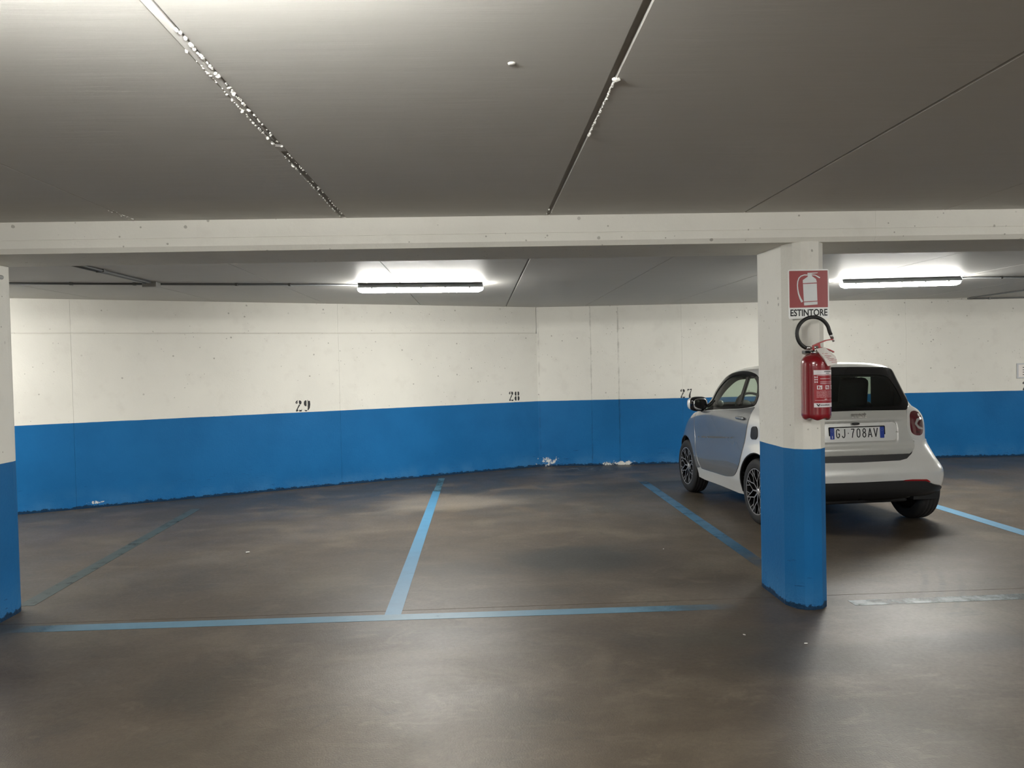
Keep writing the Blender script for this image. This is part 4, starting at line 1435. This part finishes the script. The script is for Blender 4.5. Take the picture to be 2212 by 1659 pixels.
# wheel wells and floor pan
for s in (-1, 1):
    for yc in (YR, YF):
        bm = bmesh.new()
        n = 20
        rings = []
        for xx in (s * .735, s * .50):
            rings.append([bm.verts.new((xx, yc + .348 * math.cos(-.2 + (PI + .4) * k / n), .30 + .348 * math.sin(-.2 + (PI + .4) * k / n))) for k in range(n + 1)])
        for k in range(n):
            bm.faces.new((rings[0][k], rings[0][k + 1], rings[1][k + 1], rings[1][k]))
        bm.faces.new(rings[1])
        bm_obj('wheel_well', bm, M_trim, car)
bm = bmesh.new()
box(bm, (-.50, .16, .20), (.50, 2.55, .30), .02, 2)
box(bm, (-.74, .80, .21), (.74, 1.90, .27), .02, 2)
bm_obj('floor_pan', bm, M_trim, car)
# arch lips
for s in (-1, 1):
    for yc in (YR, YF):
        ap = archpts(yc, RA - .004, .25, 30)
        b3 = on_mode('L' if s < 0 else 'Rt', ap)
        bm = bmesh.new()
        tube(bm, [(v[0] - s * .008, v[1], v[2]) for v in b3], .009, 6)
        bm_obj('arch_lip', bm, M_trim, car, True)
# --- cabin
def rbox(name, lo, hi, bev, mat, parent, rot=None, piv=(0, 0, 0)):
    bm = bmesh.new(); box(bm, lo, hi, bev, 3)
    if rot:
        bmesh.ops.rotate(bm, verts=bm.verts, cent=piv, matrix=Matrix.Rotation(rot, 3, 'X'))
    return bm_obj(name, bm, mat, parent, True)
for xx in (-.375, .375):
    st = rbox('seat', (xx - .235, 1.00, .42), (xx + .235, 1.50, .58), .05, M_seat, car)
    rbox('seat_back', (xx - .215, .88, .50), (xx + .215, 1.02, 1.08), .06, M_seat, st, .17, (xx, .97, .5))
    rbox('head_rest', (xx - .125, .815, 1.02), (xx + .150, .935, 1.32), .05, M_seat, st, .14, (xx, .97, .9))
rbox('pillar_trim', (.600, .56, .60), (.640, .90, 1.33), .015, M_in, car)
rbox('dashboard', (-.68, 1.62, .72), (.68, 2.02, .975), .06, M_in, car)
rbox('centre_console', (-.09, 1.1, .40), (.09, 1.75, .60), .03, M_in, car)
rbox('parcel_shelf', (-.60, .30, .60), (.60, .88, .93), .03, M_in, car)
bm = bmesh.new()
ctr = Vector((-.345, 1.52, .985)); tl_ = Matrix.Rotation(-.40, 3, 'X')
tube(bm, [ctr + tl_ @ Vector((.175 * math.cos(2 * PI * k / 32), 0, .175 * math.sin(2 * PI * k / 32))) for k in range(32)], .015, 8, closed=True)
stw = bm_obj('steering_wheel', bm, M_in, car, True)
bm = bmesh.new()
for a in (0, PI, -PI / 2):
    tube(bm, [ctr, ctr + tl_ @ Vector((.17 * math.cos(a), 0, .17 * math.sin(a)))], .016, 8)
tube(bm, [ctr, ctr + tl_ @ Vector((0, .25, 0))], .035, 10)
bm_obj('steering_hub', bm, M_in, stw)
blob('rearview_mirror', (0, 1.52, 1.27), (.11, .015, .035), M_trim, car, 3, 14)
# speedometer pod seen through the side glass
pod = blob('instrument_pod', (-.345, 1.74, 1.015), (.085, .05, .055), M_in, car, 2, 16)
blob('pod_clock', (-.62, 1.70, 1.04), (.035, .035, .035), M_lensg, car, 2, 14)

# ================================================================= small debris on the floor
ch = rnd
flake0 = None
for k, (x, y, s) in enumerate(((-1.927, 6.452, .020), (1.455, 6.116, .008), (1.42, 4.133, .010), (1.692, 3.97, .012), (2.62, 5.9, .010))):
    if flake0 is None:
        bm = bmesh.new()
        bmesh.ops.create_icosphere(bm, subdivisions=1, radius=1, matrix=Matrix.Diagonal((1, .6, .25, 1)))
        for v in bm.verts:
            v.co *= rnd.uniform(.8, 1.2)
        o = bm_obj('paint_flake', bm, M_crumb)
        flake0 = o
    else:
        o = flake0.copy(); COL.objects.link(o)
    o.scale = (s, s, s); o.location = (x, y, s * .27); o.rotation_euler = (0, 0, k * 1.1)
    tag(o, ['fawn flake lying in bay 29', 'white flake lying in bay 28', 'small white flake left of the pillar foot, in the drive lane',
            'white flake in front of the pillar foot', 'white flake between the pillar and the car'][k], 'flake', 'paint flakes on the floor')
